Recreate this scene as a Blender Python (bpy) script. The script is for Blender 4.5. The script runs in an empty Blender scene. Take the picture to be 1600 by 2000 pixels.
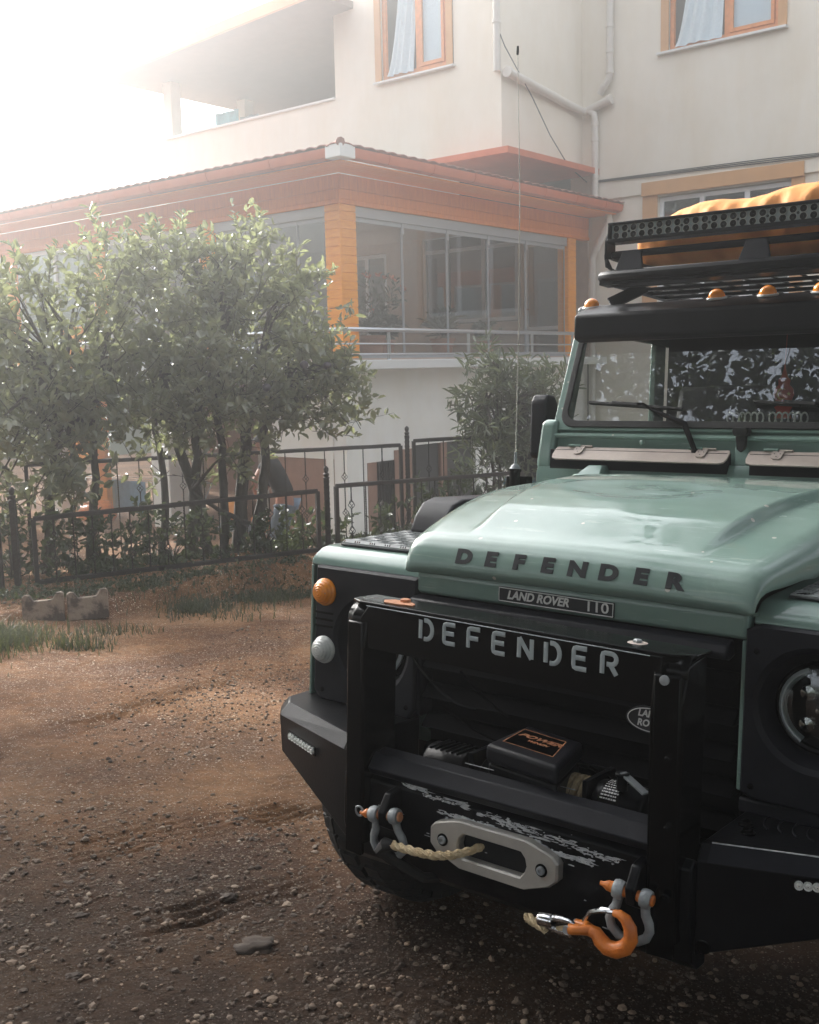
import bpy, bmesh, math, random
import numpy as np
from mathutils import Matrix, Vector, noise
from math import sin, cos, pi, radians as rad
random.seed(7); RNG = np.random.default_rng(11)
S = bpy.context.scene; COL = S.collection
# ------------------------------------------------------------------ camera
cam_d = bpy.data.cameras.new('camera'); cam = bpy.data.objects.new('camera', cam_d); COL.objects.link(cam)
S.camera = cam
cam_d.sensor_fit = 'HORIZONTAL'; cam_d.sensor_width = 36; cam_d.lens = 47.25; cam_d.clip_end = 1500; cam_d.clip_start = .05
PITCH, ROLL = rad(-7.6), rad(-1.35)
_f = Vector((0, cos(PITCH), sin(PITCH))); _r = _f.cross(Vector((0, 0, 1))).normalized(); _u = _r.cross(_f)
_r2 = cos(ROLL) * _r + sin(ROLL) * _u; _u2 = cos(ROLL) * _u - sin(ROLL) * _r
CM = Matrix.Identity(4)
for i in range(3): CM[i][0], CM[i][1], CM[i][2] = _r2[i], _u2[i], -_f[i]
CM[2][3] = 1.6
cam.matrix_world = CM
# ------------------------------------------------------------------ light
SUN_AZ, SUN_EL = rad(-41), rad(24)          # azimuth from +Y towards +X
w = bpy.data.worlds.new('World'); S.world = w; w.use_nodes = True
nt = w.node_tree; bg = nt.nodes['Background']
sky = nt.nodes.new('ShaderNodeTexSky'); sky.sky_type = 'NISHITA'; sky.sun_disc = False
sky.sun_elevation = SUN_EL; sky.sun_rotation = SUN_AZ; sky.air_density = 1.0; sky.dust_density = 2.0; sky.ozone_density = .6
hs_ = nt.nodes.new('ShaderNodeHueSaturation'); hs_.inputs['Saturation'].default_value = .30   # thin cloud
nt.links.new(sky.outputs[0], hs_.inputs['Color']); nt.links.new(hs_.outputs[0], bg.inputs[0]); bg.inputs[1].default_value = 0.15
sd = bpy.data.lights.new('sun', 'SUN'); sun = bpy.data.objects.new('sun', sd); COL.objects.link(sun)
sd.energy = 3.9; sd.angle = rad(3); sd.color = (1, .98, .95)
sdir = Vector((sin(SUN_AZ) * cos(SUN_EL), cos(SUN_AZ) * cos(SUN_EL), sin(SUN_EL)))
sun.rotation_euler = sdir.to_track_quat('Z', 'Y').to_euler()
S.view_settings.view_transform = 'Standard'; S.view_settings.look = 'None'; S.view_settings.exposure = 2.75
S.view_settings.gamma = 1.0
S.cycles.use_denoising = True; S.cycles.max_bounces = 8; S.cycles.volume_bounces = 0
S.cycles.transparent_max_bounces = 12
# ------------------------------------------------------------------ materials
def mat(name, col, rough=.6, metal=0., var=.0, vs=8., bump=0., bs=60., col2=None, coat=0., spec=.5, emit=None, trans=0., stretch=None, alpha=1., vdet=6., vlo=.35, vhi=.65, streak=0.):
    m = bpy.data.materials.new(name); m.use_nodes = True; t = m.node_tree; N = t.nodes; L = t.links
    b = N['Principled BSDF']; b.inputs['Base Color'].default_value = (*col, 1)
    b.inputs['Roughness'].default_value = rough; b.inputs['Metallic'].default_value = metal
    b.inputs['Coat Weight'].default_value = coat; b.inputs['Coat Roughness'].default_value = .08
    b.inputs['Specular IOR Level'].default_value = spec; b.inputs['Transmission Weight'].default_value = trans
    b.inputs['Alpha'].default_value = alpha
    if emit: b.inputs['Emission Color'].default_value = (*emit[:3], 1); b.inputs['Emission Strength'].default_value = emit[3]
    tc = N.new('ShaderNodeTexCoord'); src = tc.outputs['Object']
    if stretch:
        mp = N.new('ShaderNodeMapping'); mp.inputs['Scale'].default_value = stretch; L.new(src, mp.inputs[0]); src = mp.outputs[0]
    if var or col2:
        n = N.new('ShaderNodeTexNoise'); n.inputs['Scale'].default_value = vs; n.inputs['Detail'].default_value = vdet; n.inputs['Roughness'].default_value = .62
        L.new(src, n.inputs['Vector'])
        r = N.new('ShaderNodeValToRGB'); L.new(n.outputs[0], r.inputs[0])
        c2 = col2 or tuple(min(1, c * (1 + var)) for c in col)
        c1 = col if col2 else tuple(c * (1 - var) for c in col)
        r.color_ramp.elements[0].position = vlo; r.color_ramp.elements[1].position = vhi
        r.color_ramp.elements[0].color = (*c1, 1); r.color_ramp.elements[1].color = (*c2, 1)
        L.new(r.outputs[0], b.inputs['Base Color'])
    if streak:
        mp2 = N.new('ShaderNodeMapping'); mp2.inputs['Scale'].default_value = (1.1, 1.1, .3); L.new(tc.outputs['Object'], mp2.inputs[0])
        n3 = N.new('ShaderNodeTexNoise'); n3.inputs['Scale'].default_value = 1.6; n3.inputs['Detail'].default_value = 8; n3.inputs['Roughness'].default_value = .7; L.new(mp2.outputs[0], n3.inputs['Vector'])
        r3 = N.new('ShaderNodeValToRGB'); r3.color_ramp.elements[0].position = .30; r3.color_ramp.elements[1].position = .60; q_ = 1 - streak; r3.color_ramp.elements[0].color = (q_, q_ * .97, q_ * .92, 1); r3.color_ramp.elements[1].color = (1, 1, 1, 1); L.new(n3.outputs[0], r3.inputs[0])
        m3 = N.new('ShaderNodeMix'); m3.data_type = 'RGBA'; m3.blend_type = 'MULTIPLY'; m3.inputs[0].default_value = 1; L.new(r.outputs[0], m3.inputs[6]); L.new(r3.outputs[0], m3.inputs[7]); L.new(m3.outputs[2], b.inputs['Base Color'])
    if bump:
        n2 = N.new('ShaderNodeTexNoise'); n2.inputs['Scale'].default_value = bs; n2.inputs['Detail'].default_value = 5
        L.new(src, n2.inputs['Vector'])
        bp = N.new('ShaderNodeBump'); bp.inputs['Strength'].default_value = bump; bp.inputs['Distance'].default_value = .01
        L.new(n2.outputs[0], bp.inputs['Height']); L.new(bp.outputs[0], b.inputs['Normal'])
    return m
M = {}
M['paint'] = mat('green_paint', (.172, .262, .228), .2, 0, spec=.5, bump=.045, bs=4, col2=(.205, .30, .262), vs=3, coat=.0)
def paintfx(m):     # dust specks, wiped streaks and uneven gloss
    t = m.node_tree; N = t.nodes; L = t.links; b = N['Principled BSDF']; src = b.inputs['Base Color'].links[0].from_socket
    tc = N.new('ShaderNodeTexCoord')
    def layer(base, fac, col):
        x = N.new('ShaderNodeMix'); x.data_type = 'RGBA'; L.new(fac, x.inputs[0]); L.new(base, x.inputs[6]); x.inputs[7].default_value = (*col, 1); return x.outputs[2]
    def rampf(s, p0, p1, v1=1.):
        r = N.new('ShaderNodeMapRange'); L.new(s, r.inputs[0]); r.inputs[1].default_value = p0; r.inputs[2].default_value = p1; r.inputs[4].default_value = v1; return r.outputs[0]
    n = N.new('ShaderNodeTexNoise'); n.inputs['Scale'].default_value = 5; n.inputs['Detail'].default_value = 9; n.inputs['Roughness'].default_value = .65; L.new(tc.outputs['Object'], n.inputs['Vector'])
    c = layer(src, rampf(n.outputs[0], .35, .85, .22), (.34, .38, .34))
    L.new(rampf(n.outputs[0], .38, .80, .34), b.inputs['Roughness'])
    rr_ = b.inputs['Roughness'].links[0].from_node; rr_.inputs[3].default_value = .04
    v = N.new('ShaderNodeTexVoronoi'); v.inputs['Scale'].default_value = 26; L.new(tc.outputs['Object'], v.inputs['Vector'])
    sp = N.new('ShaderNodeSeparateColor'); L.new(v.outputs['Color'], sp.inputs[0])
    a = N.new('ShaderNodeMath'); a.operation = 'LESS_THAN'; L.new(v.outputs['Distance'], a.inputs[0]); a.inputs[1].default_value = .16
    d = N.new('ShaderNodeMath'); d.operation = 'LESS_THAN'; L.new(sp.outputs[0], d.inputs[0]); d.inputs[1].default_value = .055
    e = N.new('ShaderNodeMath'); e.operation = 'MULTIPLY'; L.new(a.outputs[0], e.inputs[0]); L.new(d.outputs[0], e.inputs[1])
    c = layer(c, e.outputs[0], (.55, .52, .47))
    mp = N.new('ShaderNodeMapping'); mp.inputs['Scale'].default_value = (5, 9, 110); mp.inputs['Rotation'].default_value = (0, rad(4), 0); L.new(tc.outputs['Object'], mp.inputs[0])
    s = N.new('ShaderNodeTexNoise'); s.inputs['Scale'].default_value = 1; s.inputs['Detail'].default_value = 7; s.inputs['Roughness'].default_value = .7; L.new(mp.outputs[0], s.inputs['Vector'])
    c = layer(c, rampf(s.outputs[0], .60, .70, .55), (.42, .50, .46)); L.new(c, b.inputs['Base Color'])
paintfx(M['paint'])
M['black'] = mat('black_paint', (.003, .0032, .0045), .36, 0, spec=.16, bump=.05, bs=140, col2=(.006, .0065, .008), vs=14)
M['gloss'] = mat('gloss_black', (.0015, .0016, .002), .18, 0, spec=.16, bump=.03, bs=40)
M['abs'] = mat('grained_plastic', (.006, .0065, .010), .5, 0, spec=.22, bump=.12, bs=420, col2=(.011, .0115, .016), vs=18)
M['rubber'] = mat('rubber', (.006, .006, .0065), .7, 0, bump=.2, bs=90, col2=(.012, .011, .010), vs=10)
M['steel'] = mat('galvanised_steel', (.34, .36, .37), .5, .2, bump=.15, bs=120, col2=(.22, .235, .245), vs=25)
M['alu'] = mat('machined_aluminium', (.52, .50, .46), .4, .55, bump=.06, bs=220, col2=(.44, .42, .385), vs=14)
M['chrome'] = mat('chrome', (.75, .76, .78), .1, 1)
M['plate'] = mat('tread_plate', (.035, .038, .04), .4, .5, col2=(.06, .063, .065), vs=20, bump=.08, bs=80)
M['platelug'] = mat('tread_lug', (.27, .285, .285), .42, .15)
M['lensO'] = mat('amber_lens', (.95, .30, .02), .18, 0, coat=.5, var=.06, vs=30)
M['lensC'] = mat('clear_lens', (.62, .63, .60), .12, .0, coat=.5, var=.1, vs=60)
M['flap'] = mat('dusty_flap', (.34, .28, .245), .62, 0, col2=(.42, .355, .31), vs=9, bump=.08, bs=60)
M['badge'] = mat('badge_white', (.62, .62, .60), .4)
M['grille'] = mat('grille_black', (.0022, .0023, .003), .7, spec=.06)
M['lett'] = mat('letter_black', (.012, .013, .016), .38)
M['stencil'] = mat('stencil_grey', (.34, .38, .39), .5, var=.06)
M['rope'] = mat('tan_rope', (.46, .34, .19), .9, 0, bump=.6, bs=260, col2=(.62, .50, .32), vs=70)
M['orange'] = mat('orange_enamel', (.78, .23, .03), .42, 0, bump=.2, bs=60, col2=(.50, .13, .02), vs=18, coat=.2)
M['rust'] = mat('rusty_orange', (.36, .12, .045), .75, 0, col2=(.50, .24, .12), vs=60)
M['chip'] = mat('chipped_paint', (.30, .31, .33), .6, 0, col2=(.55, .56, .56), vs=60)
M['tarp'] = mat('orange_tarp', (.70, .25, .04), .62, 0, bump=.35, bs=14, col2=(.85, .36, .09), vs=3, stretch=(3, 1, 1))
M['seat'] = mat('dark_seat', (.012, .012, .013), .8)
M['cabin'] = mat('dark_cabin', (.006, .006, .007), .9)
M['dark_grey'] = mat('dark_grey_roof', (.055, .06, .068), .45, 0, col2=(.08, .085, .09), vs=5, coat=.2)
# glazing
def glassmat(name, tint, refl, rough=.0, see=.5, bump=0):
    m = bpy.data.materials.new(name); m.use_nodes = True; t = m.node_tree; N = t.nodes; L = t.links; N.remove(N['Principled BSDF'])
    out = N['Material Output']; g = N.new('ShaderNodeBsdfGlossy'); g.inputs['Roughness'].default_value = rough; g.inputs['Color'].default_value = (.9, .95, 1, 1)
    tr = N.new('ShaderNodeBsdfTransparent'); tr.inputs['Color'].default_value = (*tint, 1)
    lw = N.new('ShaderNodeLayerWeight'); lw.inputs[0].default_value = .5; F0 = ((refl - 1) / (refl + 1)) ** 2; mx = N.new('ShaderNodeMixShader')
    pw = N.new('ShaderNodeMath'); pw.operation = 'POWER'; pw.inputs[1].default_value = 4.2; L.new(lw.outputs['Facing'], pw.inputs[0])
    ma = N.new('ShaderNodeMath'); ma.operation = 'MULTIPLY_ADD'; ma.inputs[1].default_value = 1 - F0; ma.inputs[2].default_value = F0; L.new(pw.outputs[0], ma.inputs[0])
    L.new(ma.outputs[0], mx.inputs[0]); L.new(tr.outputs[0], mx.inputs[1]); L.new(g.outputs[0], mx.inputs[2]); L.new(mx.outputs[0], out.inputs['Surface'])
    if bump:
        n2 = N.new('ShaderNodeTexNoise'); n2.inputs['Scale'].default_value = 1.2; bp = N.new('ShaderNodeBump'); bp.inputs['Strength'].default_value = bump; bp.inputs['Distance'].default_value = .05
        tc = N.new('ShaderNodeTexCoord'); L.new(tc.outputs['Object'], n2.inputs['Vector']); L.new(n2.outputs[0], bp.inputs['Height']); L.new(bp.outputs[0], g.inputs['Normal'])
    return m
M['screen'] = glassmat('windscreen_glass', (.62, .64, .62), 2.0)
M['pane'] = glassmat('window_glass', (.92, .94, .95), 1.65, bump=.03)
M['panedark'] = glassmat('window_glass_dark', (.6, .64, .66), 2.6, bump=.03)
# house
M['plaster'] = mat('cream_plaster', (.81, .755, .66), .85, 0, bump=.12, bs=30, col2=(.76, .705, .61), vs=1.1, streak=.045)
M['plaster_low'] = mat('white_plaster', (.86, .84, .79), .85, 0, bump=.15, bs=22, col2=(.80, .78, .73), vs=1.3, streak=.05)
M['brownwall'] = mat('brown_wall', (.30, .175, .125), .8, 0, bump=.1, bs=30, var=.08)
M['trim'] = mat('beige_trim', (.60, .33, .15), .8, 0, var=.05, vs=3)
M['timber'] = mat('orange_timber', (.97, .40, .03), .5, 0, col2=(.88, .31, .018), vs=6, stretch=(1, 1, 6), bump=.06, bs=30)
M['timber2'] = mat('soffit_timber', (.88, .27, .02), .55, 0, col2=(.76, .20, .015), vs=4, stretch=(8, 8, 1), bump=.05, bs=30)
M['frameO'] = mat('orange_frame', (.66, .235, .06), .4, 0, var=.12, vs=12, coat=.2)
M['pvc'] = mat('white_frame', (.80, .82, .84), .4)
M['greyframe'] = mat('grey_frame', (.42, .44, .46), .4, .2)
M['gutter'] = mat('brown_gutter', (.58, .125, .04), .45, 0, col2=(.50, .10, .03), vs=3)
M['tile'] = mat('roof_tile', (.30, .12, .08), .75, 0, var=.25, vs=9, bump=.2)
M['pipe'] = mat('cream_pipe', (.62, .585, .53), .5, var=.04)
M['railm'] = mat('steel_rail', (.55, .57, .60), .28, .85)
M['curtain'] = mat('curtain', (.62, .70, .74), .9, var=.04, vs=20)
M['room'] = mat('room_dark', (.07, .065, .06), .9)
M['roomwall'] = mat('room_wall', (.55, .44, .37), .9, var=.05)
M['eave'] = mat('eave_boards', (.20, .135, .105), .8, var=.06, vs=4)
M['brownstone'] = mat('brown_stone', (.035, .024, .017), .9, 0, bump=.4, bs=40, col2=(.065, .045, .032), vs=18)
M['sign'] = mat('white_metal', (.72, .72, .70), .5)
# outside
M['iron'] = mat('wrought_iron', (.022, .018, .016), .55, .3, bump=.25, bs=110, col2=(.045, .033, .026), vs=30)
M['bark'] = mat('bark', (.055, .042, .032), .9, 0, bump=.5, bs=30, col2=(.09, .075, .06), vs=14, stretch=(4, 4, 1))
M['concrete'] = mat('weathered_concrete', (.33, .25, .19), .9, 0, bump=.9, bs=30, col2=(.09, .065, .05), vs=8, vlo=.43, vhi=.57)
M['stone'] = mat('pebble', (.22, .18, .145), .85, 0, col2=(.40, .35, .29), vs=2.2, bump=.3, bs=60, vdet=1)
def leafmat(name, c1, c2, rough=.42):
    m = mat(name, c1, rough, 0, col2=c2, vs=3.5, vdet=3)
    b = m.node_tree.nodes['Principled BSDF']; N = m.node_tree.nodes; L = m.node_tree.links
    tl = N.new('ShaderNodeBsdfTranslucent'); tl.inputs['Color'].default_value = (c2[0] * 1.6, c2[1] * 1.7, c2[2], 1)
    mx = N.new('ShaderNodeMixShader'); mx.inputs[0].default_value = .28
    L.new(b.outputs[0], mx.inputs[1]); L.new(tl.outputs[0], mx.inputs[2]); L.new(mx.outputs[0], N['Material Output'].inputs['Surface'])
    return m
M['leafA'] = leafmat('citrus_leaf', (.115, .122, .090), (.29, .295, .225), .26)
M['leafB'] = leafmat('willow_leaf', (.085, .10, .065), (.17, .19, .13), .4)
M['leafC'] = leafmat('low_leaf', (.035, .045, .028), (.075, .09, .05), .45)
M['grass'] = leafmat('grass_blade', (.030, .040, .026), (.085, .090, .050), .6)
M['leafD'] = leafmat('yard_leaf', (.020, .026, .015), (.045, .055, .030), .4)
M['fruit'] = mat('dark_fruit', (.05, .035, .05), .4)
M['hill'] = mat('hill_forest', (.055, .070, .040), .95, 0, col2=(.10, .115, .07), vs=.12, bump=.0)
# ------------------------------------------------------------------ mesh builder
class MB:
    def __init__(s): s.v = []; s.f = []
    def add(s, vs, fs):
        o = len(s.v); s.v += [tuple(p) for p in vs]; s.f += [tuple(i + o for i in f) for f in fs]; return s
    def box(s, a, b):
        (x0, y0, z0), (x1, y1, z1) = a, b
        x0, x1 = min(x0, x1), max(x0, x1); y0, y1 = min(y0, y1), max(y0, y1); z0, z1 = min(z0, z1), max(z0, z1)
        return s.add([(x0, y0, z0), (x1, y0, z0), (x1, y1, z0), (x0, y1, z0), (x0, y0, z1), (x1, y0, z1), (x1, y1, z1), (x0, y1, z1)],
              [(0, 3, 2, 1), (4, 5, 6, 7), (0, 1, 5, 4), (1, 2, 6, 5), (2, 3, 7, 6), (3, 0, 4, 7)])
    def hexa(s, bot, top):      # two quads (ccw from above)
        return s.add(list(bot) + list(top), [(0, 3, 2, 1), (4, 5, 6, 7), (0, 1, 5, 4), (1, 2, 6, 5), (2, 3, 7, 6), (3, 0, 4, 7)])
    def bar(s, p, q, w, h=None, up=(0, 0, 1)):
        h = h or w; p, q = Vector(p), Vector(q); d = (q - p).normalized(); u = Vector(up)
        if abs(d.dot(u)) > .98: u = Vector((0, 1, 0))
        x = d.cross(u).normalized(); z = x.cross(d)
        c = [(-w / 2, -h / 2), (w / 2, -h / 2), (w / 2, h / 2), (-w / 2, h / 2)]
        return s.add([p + x * a + z * b for a, b in c] + [q + x * a + z * b for a, b in c],
              [(0, 1, 2, 3), (7, 6, 5, 4), (0, 4, 5, 1), (1, 5, 6, 2), (2, 6, 7, 3), (3, 7, 4, 0)])
    def prism(s, poly, d, axis='x', a=0., b=None):   # poly in the plane normal to axis, from a to b
        b = a + d if b is None else b
        def pt(u, v, w_): return {'x': (w_, u, v), 'y': (u, w_, v), 'z': (u, v, w_)}[axis]
        n = len(poly); vs = [pt(u, v, a) for u, v in poly] + [pt(u, v, b) for u, v in poly]
        return s.add(vs, [tuple(range(n)), tuple(range(2 * n - 1, n - 1, -1))] + [(i, i + n, (i + 1) % n + n, (i + 1) % n) for i in range(n)])
    def tube(s, path, r, n=8, cap=True, flat=None):
        P = [Vector(p) for p in path]; k = len(P); R = r if hasattr(r, '__len__') else [r] * k
        T = [(P[min(i + 1, k - 1)] - P[max(i - 1, 0)]).normalized() for i in range(k)]
        u = T[0].orthogonal().normalized() if flat is None else Vector(flat)
        vs = []
        for i in range(k):
            u = (u - T[i] * u.dot(T[i]))
            u = u.normalized() if u.length > 1e-6 else T[i].orthogonal().normalized()
            v = T[i].cross(u)
            vs += [P[i] + (u * cos(2 * pi * j / n) + v * sin(2 * pi * j / n)) * R[i] for j in range(n)]
        fs = [(i * n + j, i * n + (j + 1) % n, (i + 1) * n + (j + 1) % n, (i + 1) * n + j) for i in range(k - 1) for j in range(n)]
        if cap: fs += [tuple(range(n - 1, -1, -1)), tuple(range((k - 1) * n, k * n))]
        return s.add(vs, fs)
    def lathe(s, prof, c=(0, 0, 0), axis=(0, 0, 1), n=20, cap=True):   # prof (r, h)
        ax = Vector(axis).normalized(); u = ax.orthogonal().normalized(); v = ax.cross(u); c = Vector(c)
        vs = [c + ax * h + (u * cos(2 * pi * j / n) + v * sin(2 * pi * j / n)) * max(r, 1e-4) for r, h in prof for j in range(n)]
        k = len(prof); fs = [(i * n + j, i * n + (j + 1) % n, (i + 1) * n + (j + 1) % n, (i + 1) * n + j) for i in range(k - 1) for j in range(n)]
        if cap: fs += [tuple(range(n - 1, -1, -1)), tuple(range((k - 1) * n, k * n))]
        return s.add(vs, fs)
    def ball(s, c, r, n=10, sc=(1, 1, 1)):
        c = Vector(c); pr = [(sin(pi * i / n), -cos(pi * i / n)) for i in range(n + 1)]; m = n * 2
        vs = [(c.x + r * sc[0] * a * cos(2 * pi * j / m), c.y + r * sc[1] * a * sin(2 * pi * j / m), c.z + r * sc[2] * h) for a, h in pr for j in range(m)]
        return s.add(vs, [(i * m + j, i * m + (j + 1) % m, (i + 1) * m + (j + 1) % m, (i + 1) * m + j) for i in range(n) for j in range(m)])
    def grid(s, fn, nu, nv, close=False):
        vs = [fn(i / nu, j / nv) for j in range(nv + 1) for i in range(nu + 1)]
        return s.add(vs, [(j * (nu + 1) + i, j * (nu + 1) + i + 1, (j + 1) * (nu + 1) + i + 1, (j + 1) * (nu + 1) + i) for j in range(nv) for i in range(nu)])
    def build(s, name, m, parent=None, bevel=0., seg=2, smooth=True, ang=35, sub=0, solid=0., fix=True):
        me = bpy.data.meshes.new(name); me.from_pydata(s.v, [], s.f); me.validate(); me.update()
        if fix:
            bm = bmesh.new(); bm.from_mesh(me); bmesh.ops.recalc_face_normals(bm, faces=bm.faces); bm.to_mesh(me); bm.free()
        me.materials.append(M[m] if isinstance(m, str) else m)
        return link(name, me, parent, bevel, seg, smooth, ang, sub, solid)
def link(name, me, parent=None, bevel=0., seg=2, smooth=True, ang=35, sub=0, solid=0.):
    if smooth:
        me.polygons.foreach_set('use_smooth', [True] * len(me.polygons))
        if ang: me.set_sharp_from_angle(angle=rad(ang))
    o = bpy.data.objects.new(name, me); COL.objects.link(o)
    if parent is not None: o.parent = parent
    if solid:
        md = o.modifiers.new('s', 'SOLIDIFY'); md.thickness = solid
    if bevel:
        md = o.modifiers.new('b', 'BEVEL'); md.width = bevel; md.segments = seg; md.limit_method = 'ANGLE'; md.angle_limit = rad(32); md.harden_normals = False
    if sub:
        md = o.modifiers.new('u', 'SUBSURF'); md.levels = sub; md.render_levels = sub
    return o
def tag(o, label=None, cat=None, group=None, kind=None):
    for k, v in (('label', label), ('category', cat), ('group', group), ('kind', kind)):
        if v: o[k] = v
    return o
def root(name, mw, label, cat, group=None):
    o = bpy.data.objects.new(name, None); COL.objects.link(o); o.matrix_world = mw if isinstance(mw, Matrix) else Matrix.Translation(mw); o.empty_display_size = .1
    return tag(o, label, cat, group)
def B(): return MB()
def textmesh(txt, size, ext, off=0., shear=0., sx=1., space=1.):
    c = bpy.data.curves.new('t', 'FONT'); c.body = txt; c.size = size; c.extrude = ext; c.offset = off; c.shear = shear; c.space_character = space
    c.align_x = 'CENTER'; c.align_y = 'CENTER'; c.resolution_u = 4
    o = bpy.data.objects.new('t', c); COL.objects.link(o); dg = bpy.context.evaluated_depsgraph_get(); dg.update()
    me = bpy.data.meshes.new_from_object(o.evaluated_get(dg)); COL.objects.unlink(o); bpy.data.objects.remove(o); bpy.data.curves.remove(c)
    me.transform(Matrix.Diagonal((sx, 1, 1, 1))); return me
def put(me, mtx, name, m, parent):
    me.transform(mtx); me.materials.clear(); me.materials.append(M[m]); return link(name, me, parent, smooth=False)
def frame(o, x, y):   # matrix with text x axis, y axis, z normal
    x, y = Vector(x).normalized(), Vector(y).normalized(); z = x.cross(y).normalized(); y = z.cross(x)
    m = Matrix.Identity(4)
    for i in range(3): m[i][0], m[i][1], m[i][2], m[i][3] = x[i], y[i], z[i], o[i]
    return m
# vehicle frame (X across the nose, Y towards its tail, Z up) in the world
CAR = Matrix(((.7949, .6047, .0492, .32886), (-.6067, .7917, .0713, 2.47848), (.0041, -.0865, .9962, -.07374), (0, 0, 0, 1)))
HOUSE = Matrix(((.63608, -.77162, 0, -.86355), (.77162, .63608, 0, 15.1544), (0, 0, 1, 1.76095), (0, 0, 0, 1)))  # X along the right facade, Y along the left one
def H(x, y, z): return HOUSE @ Vector((x, y, z))
def gz(x, y):                      # ground height
    base = -.0737 - (.0494 * (x - .329) + .0715 * (y - 2.478))
    if y > 9: base = base + (y - 9) * .0
    far = -1.0
    return base if base > far else far + (base - far) * .15
# ------------------------------------------------------------------ ground
def line_side(px, py, a, b):       # signed distance in plan, positive behind the line a-b
    d = np.array(b[:2]) - np.array(a[:2]); L = np.linalg.norm(d); n = np.array([-d[1], d[0]]) / L
    return (px - a[0]) * n[0] + (py - a[1]) * n[1]
NF = ((-3.35, 9.5), (1.17, 12.15))            # line of the near fence
def fbm(x, y, sc, oc=5, seed=0.):
    r = np.zeros_like(x); a = 1.; f = sc; tot = 0
    for o in range(oc):
        X = x * f + 17.3 * o + seed; Y = y * f - 9.1 * o + seed * 2; xi = np.floor(X); yi = np.floor(Y); u = X - xi; v = Y - yi
        u = u * u * (3 - 2 * u); v = v * v * (3 - 2 * v)
        h = lambda i, j: np.modf(np.abs(np.sin(i * 127.1 + j * 311.7) * 43758.5453))[0]
        r += a * ((h(xi, yi) * (1 - u) + h(xi + 1, yi) * u) * (1 - v) + (h(xi, yi + 1) * (1 - u) + h(xi + 1, yi + 1) * u) * v - .5); tot += a; a *= .5; f *= 2.03
    return r / tot
def sst(e0, e1, x): t_ = np.clip((x - e0) / (e1 - e0), 0, 1); return t_ * t_ * (3 - 2 * t_)
def ground_z(x, y):
    base = -.0737 - (.0494 * (x - .329) + .0715 * (y - 2.478))
    base = np.where(base < -.95, -.95 + (base + .95) * .1, base)
    base = np.where(base > .9, .9 + (base - .9) * .1, base)
    s = line_side(x, y, *NF)                   # negative = camera side
    k0 = line_side(x, y, (-3.1, 7.95), (-1.0, 11.9))   # foot of the bank
    # bank: rises from its foot to just before the fence
    w = .50 + .50 * (1 - sst(-2.7, -1.4, x))
    bank = sst(-w - .10, -w + .12, s + .10 * fbm(x, y, 1.6, 3)) * (1 - sst(.3, 2.2, s))
    zf = -.26
    garden = sst(.2, 2.5, s)
    zg = base * (1 - garden) + garden * np.minimum(base, -.78)
    z = zg * (1 - bank) + zf * bank
    rough = fbm(x, y, 1.1, 4) * .05 + fbm(x, y, 9., 4, 3.) * .022 + fbm(x, y, 45., 3, 5.) * .009
    near = np.exp(-((x - .3) ** 2 + (y - 3.6) ** 2) / 6.)
    z = z + rough * (1 - .55 * near) + bank * (fbm(x, y, 6., 4, 8.) * .09 + fbm(x, y, 22., 3, 2.) * .035)
    # tyre tracks: ridges crossing the yard
    x_ = x; rough2 = fbm(x, y, 3.3, 3, 11.)
    z = z + .018 * rough2 * sst(3.2, 4.2, y)
    def track(x0, y0, x1, y1, wd, sp, dep):
        d = np.array([x1 - x0, y1 - y0]); L = np.hypot(*d); d /= L; a = (x - x0) * d[0] + (y - y0) * d[1]; c = -(x - x0) * d[1] + (y - y0) * d[0]
        m_ = np.exp(-(c / wd) ** 4) * sst(0, .35, a) * (1 - sst(L - .35, L, a)) * (.45 + .9 * sst(-.1, .15, fbm(x, y, 2.7, 3, 7.)))
        return -dep * m_ * (.5 + .5 * np.sin(c * 2 * pi / sp)) - .01 * m_
    z = z + track(-.95, 2.98, -.20, 3.58, .10, .060, .026) + track(-1.5, 3.5, .0, 4.5, .13, .060, .018) + track(-.75, 4.3, .6, 5.6, .1, .05, .018) + track(-2.2, 4.4, -1.0, 6.9, .12, .055, .014) + 0
    z = z + track(-1.85, 5.55, -1.35, 5.72, .07, .05, .03)
    return z
def gmesh(name, xs, ys, m):
    X, Y = np.meshgrid(xs, ys); Z = ground_z(X, Y); nx, ny = len(xs), len(ys)
    v = np.stack([X.ravel(), Y.ravel(), Z.ravel()], 1)
    idx = np.arange(nx * ny).reshape(ny, nx); q = np.stack([idx[:-1, :-1].ravel(), idx[:-1, 1:].ravel(), idx[1:, 1:].ravel(), idx[1:, :-1].ravel()], 1)
    me = bpy.data.meshes.new(name); me.from_pydata(v.tolist(), [], q.tolist()); me.materials.append(m)
    o = link(name, me, smooth=True, ang=0); return tag(o, kind='structure')
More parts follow.
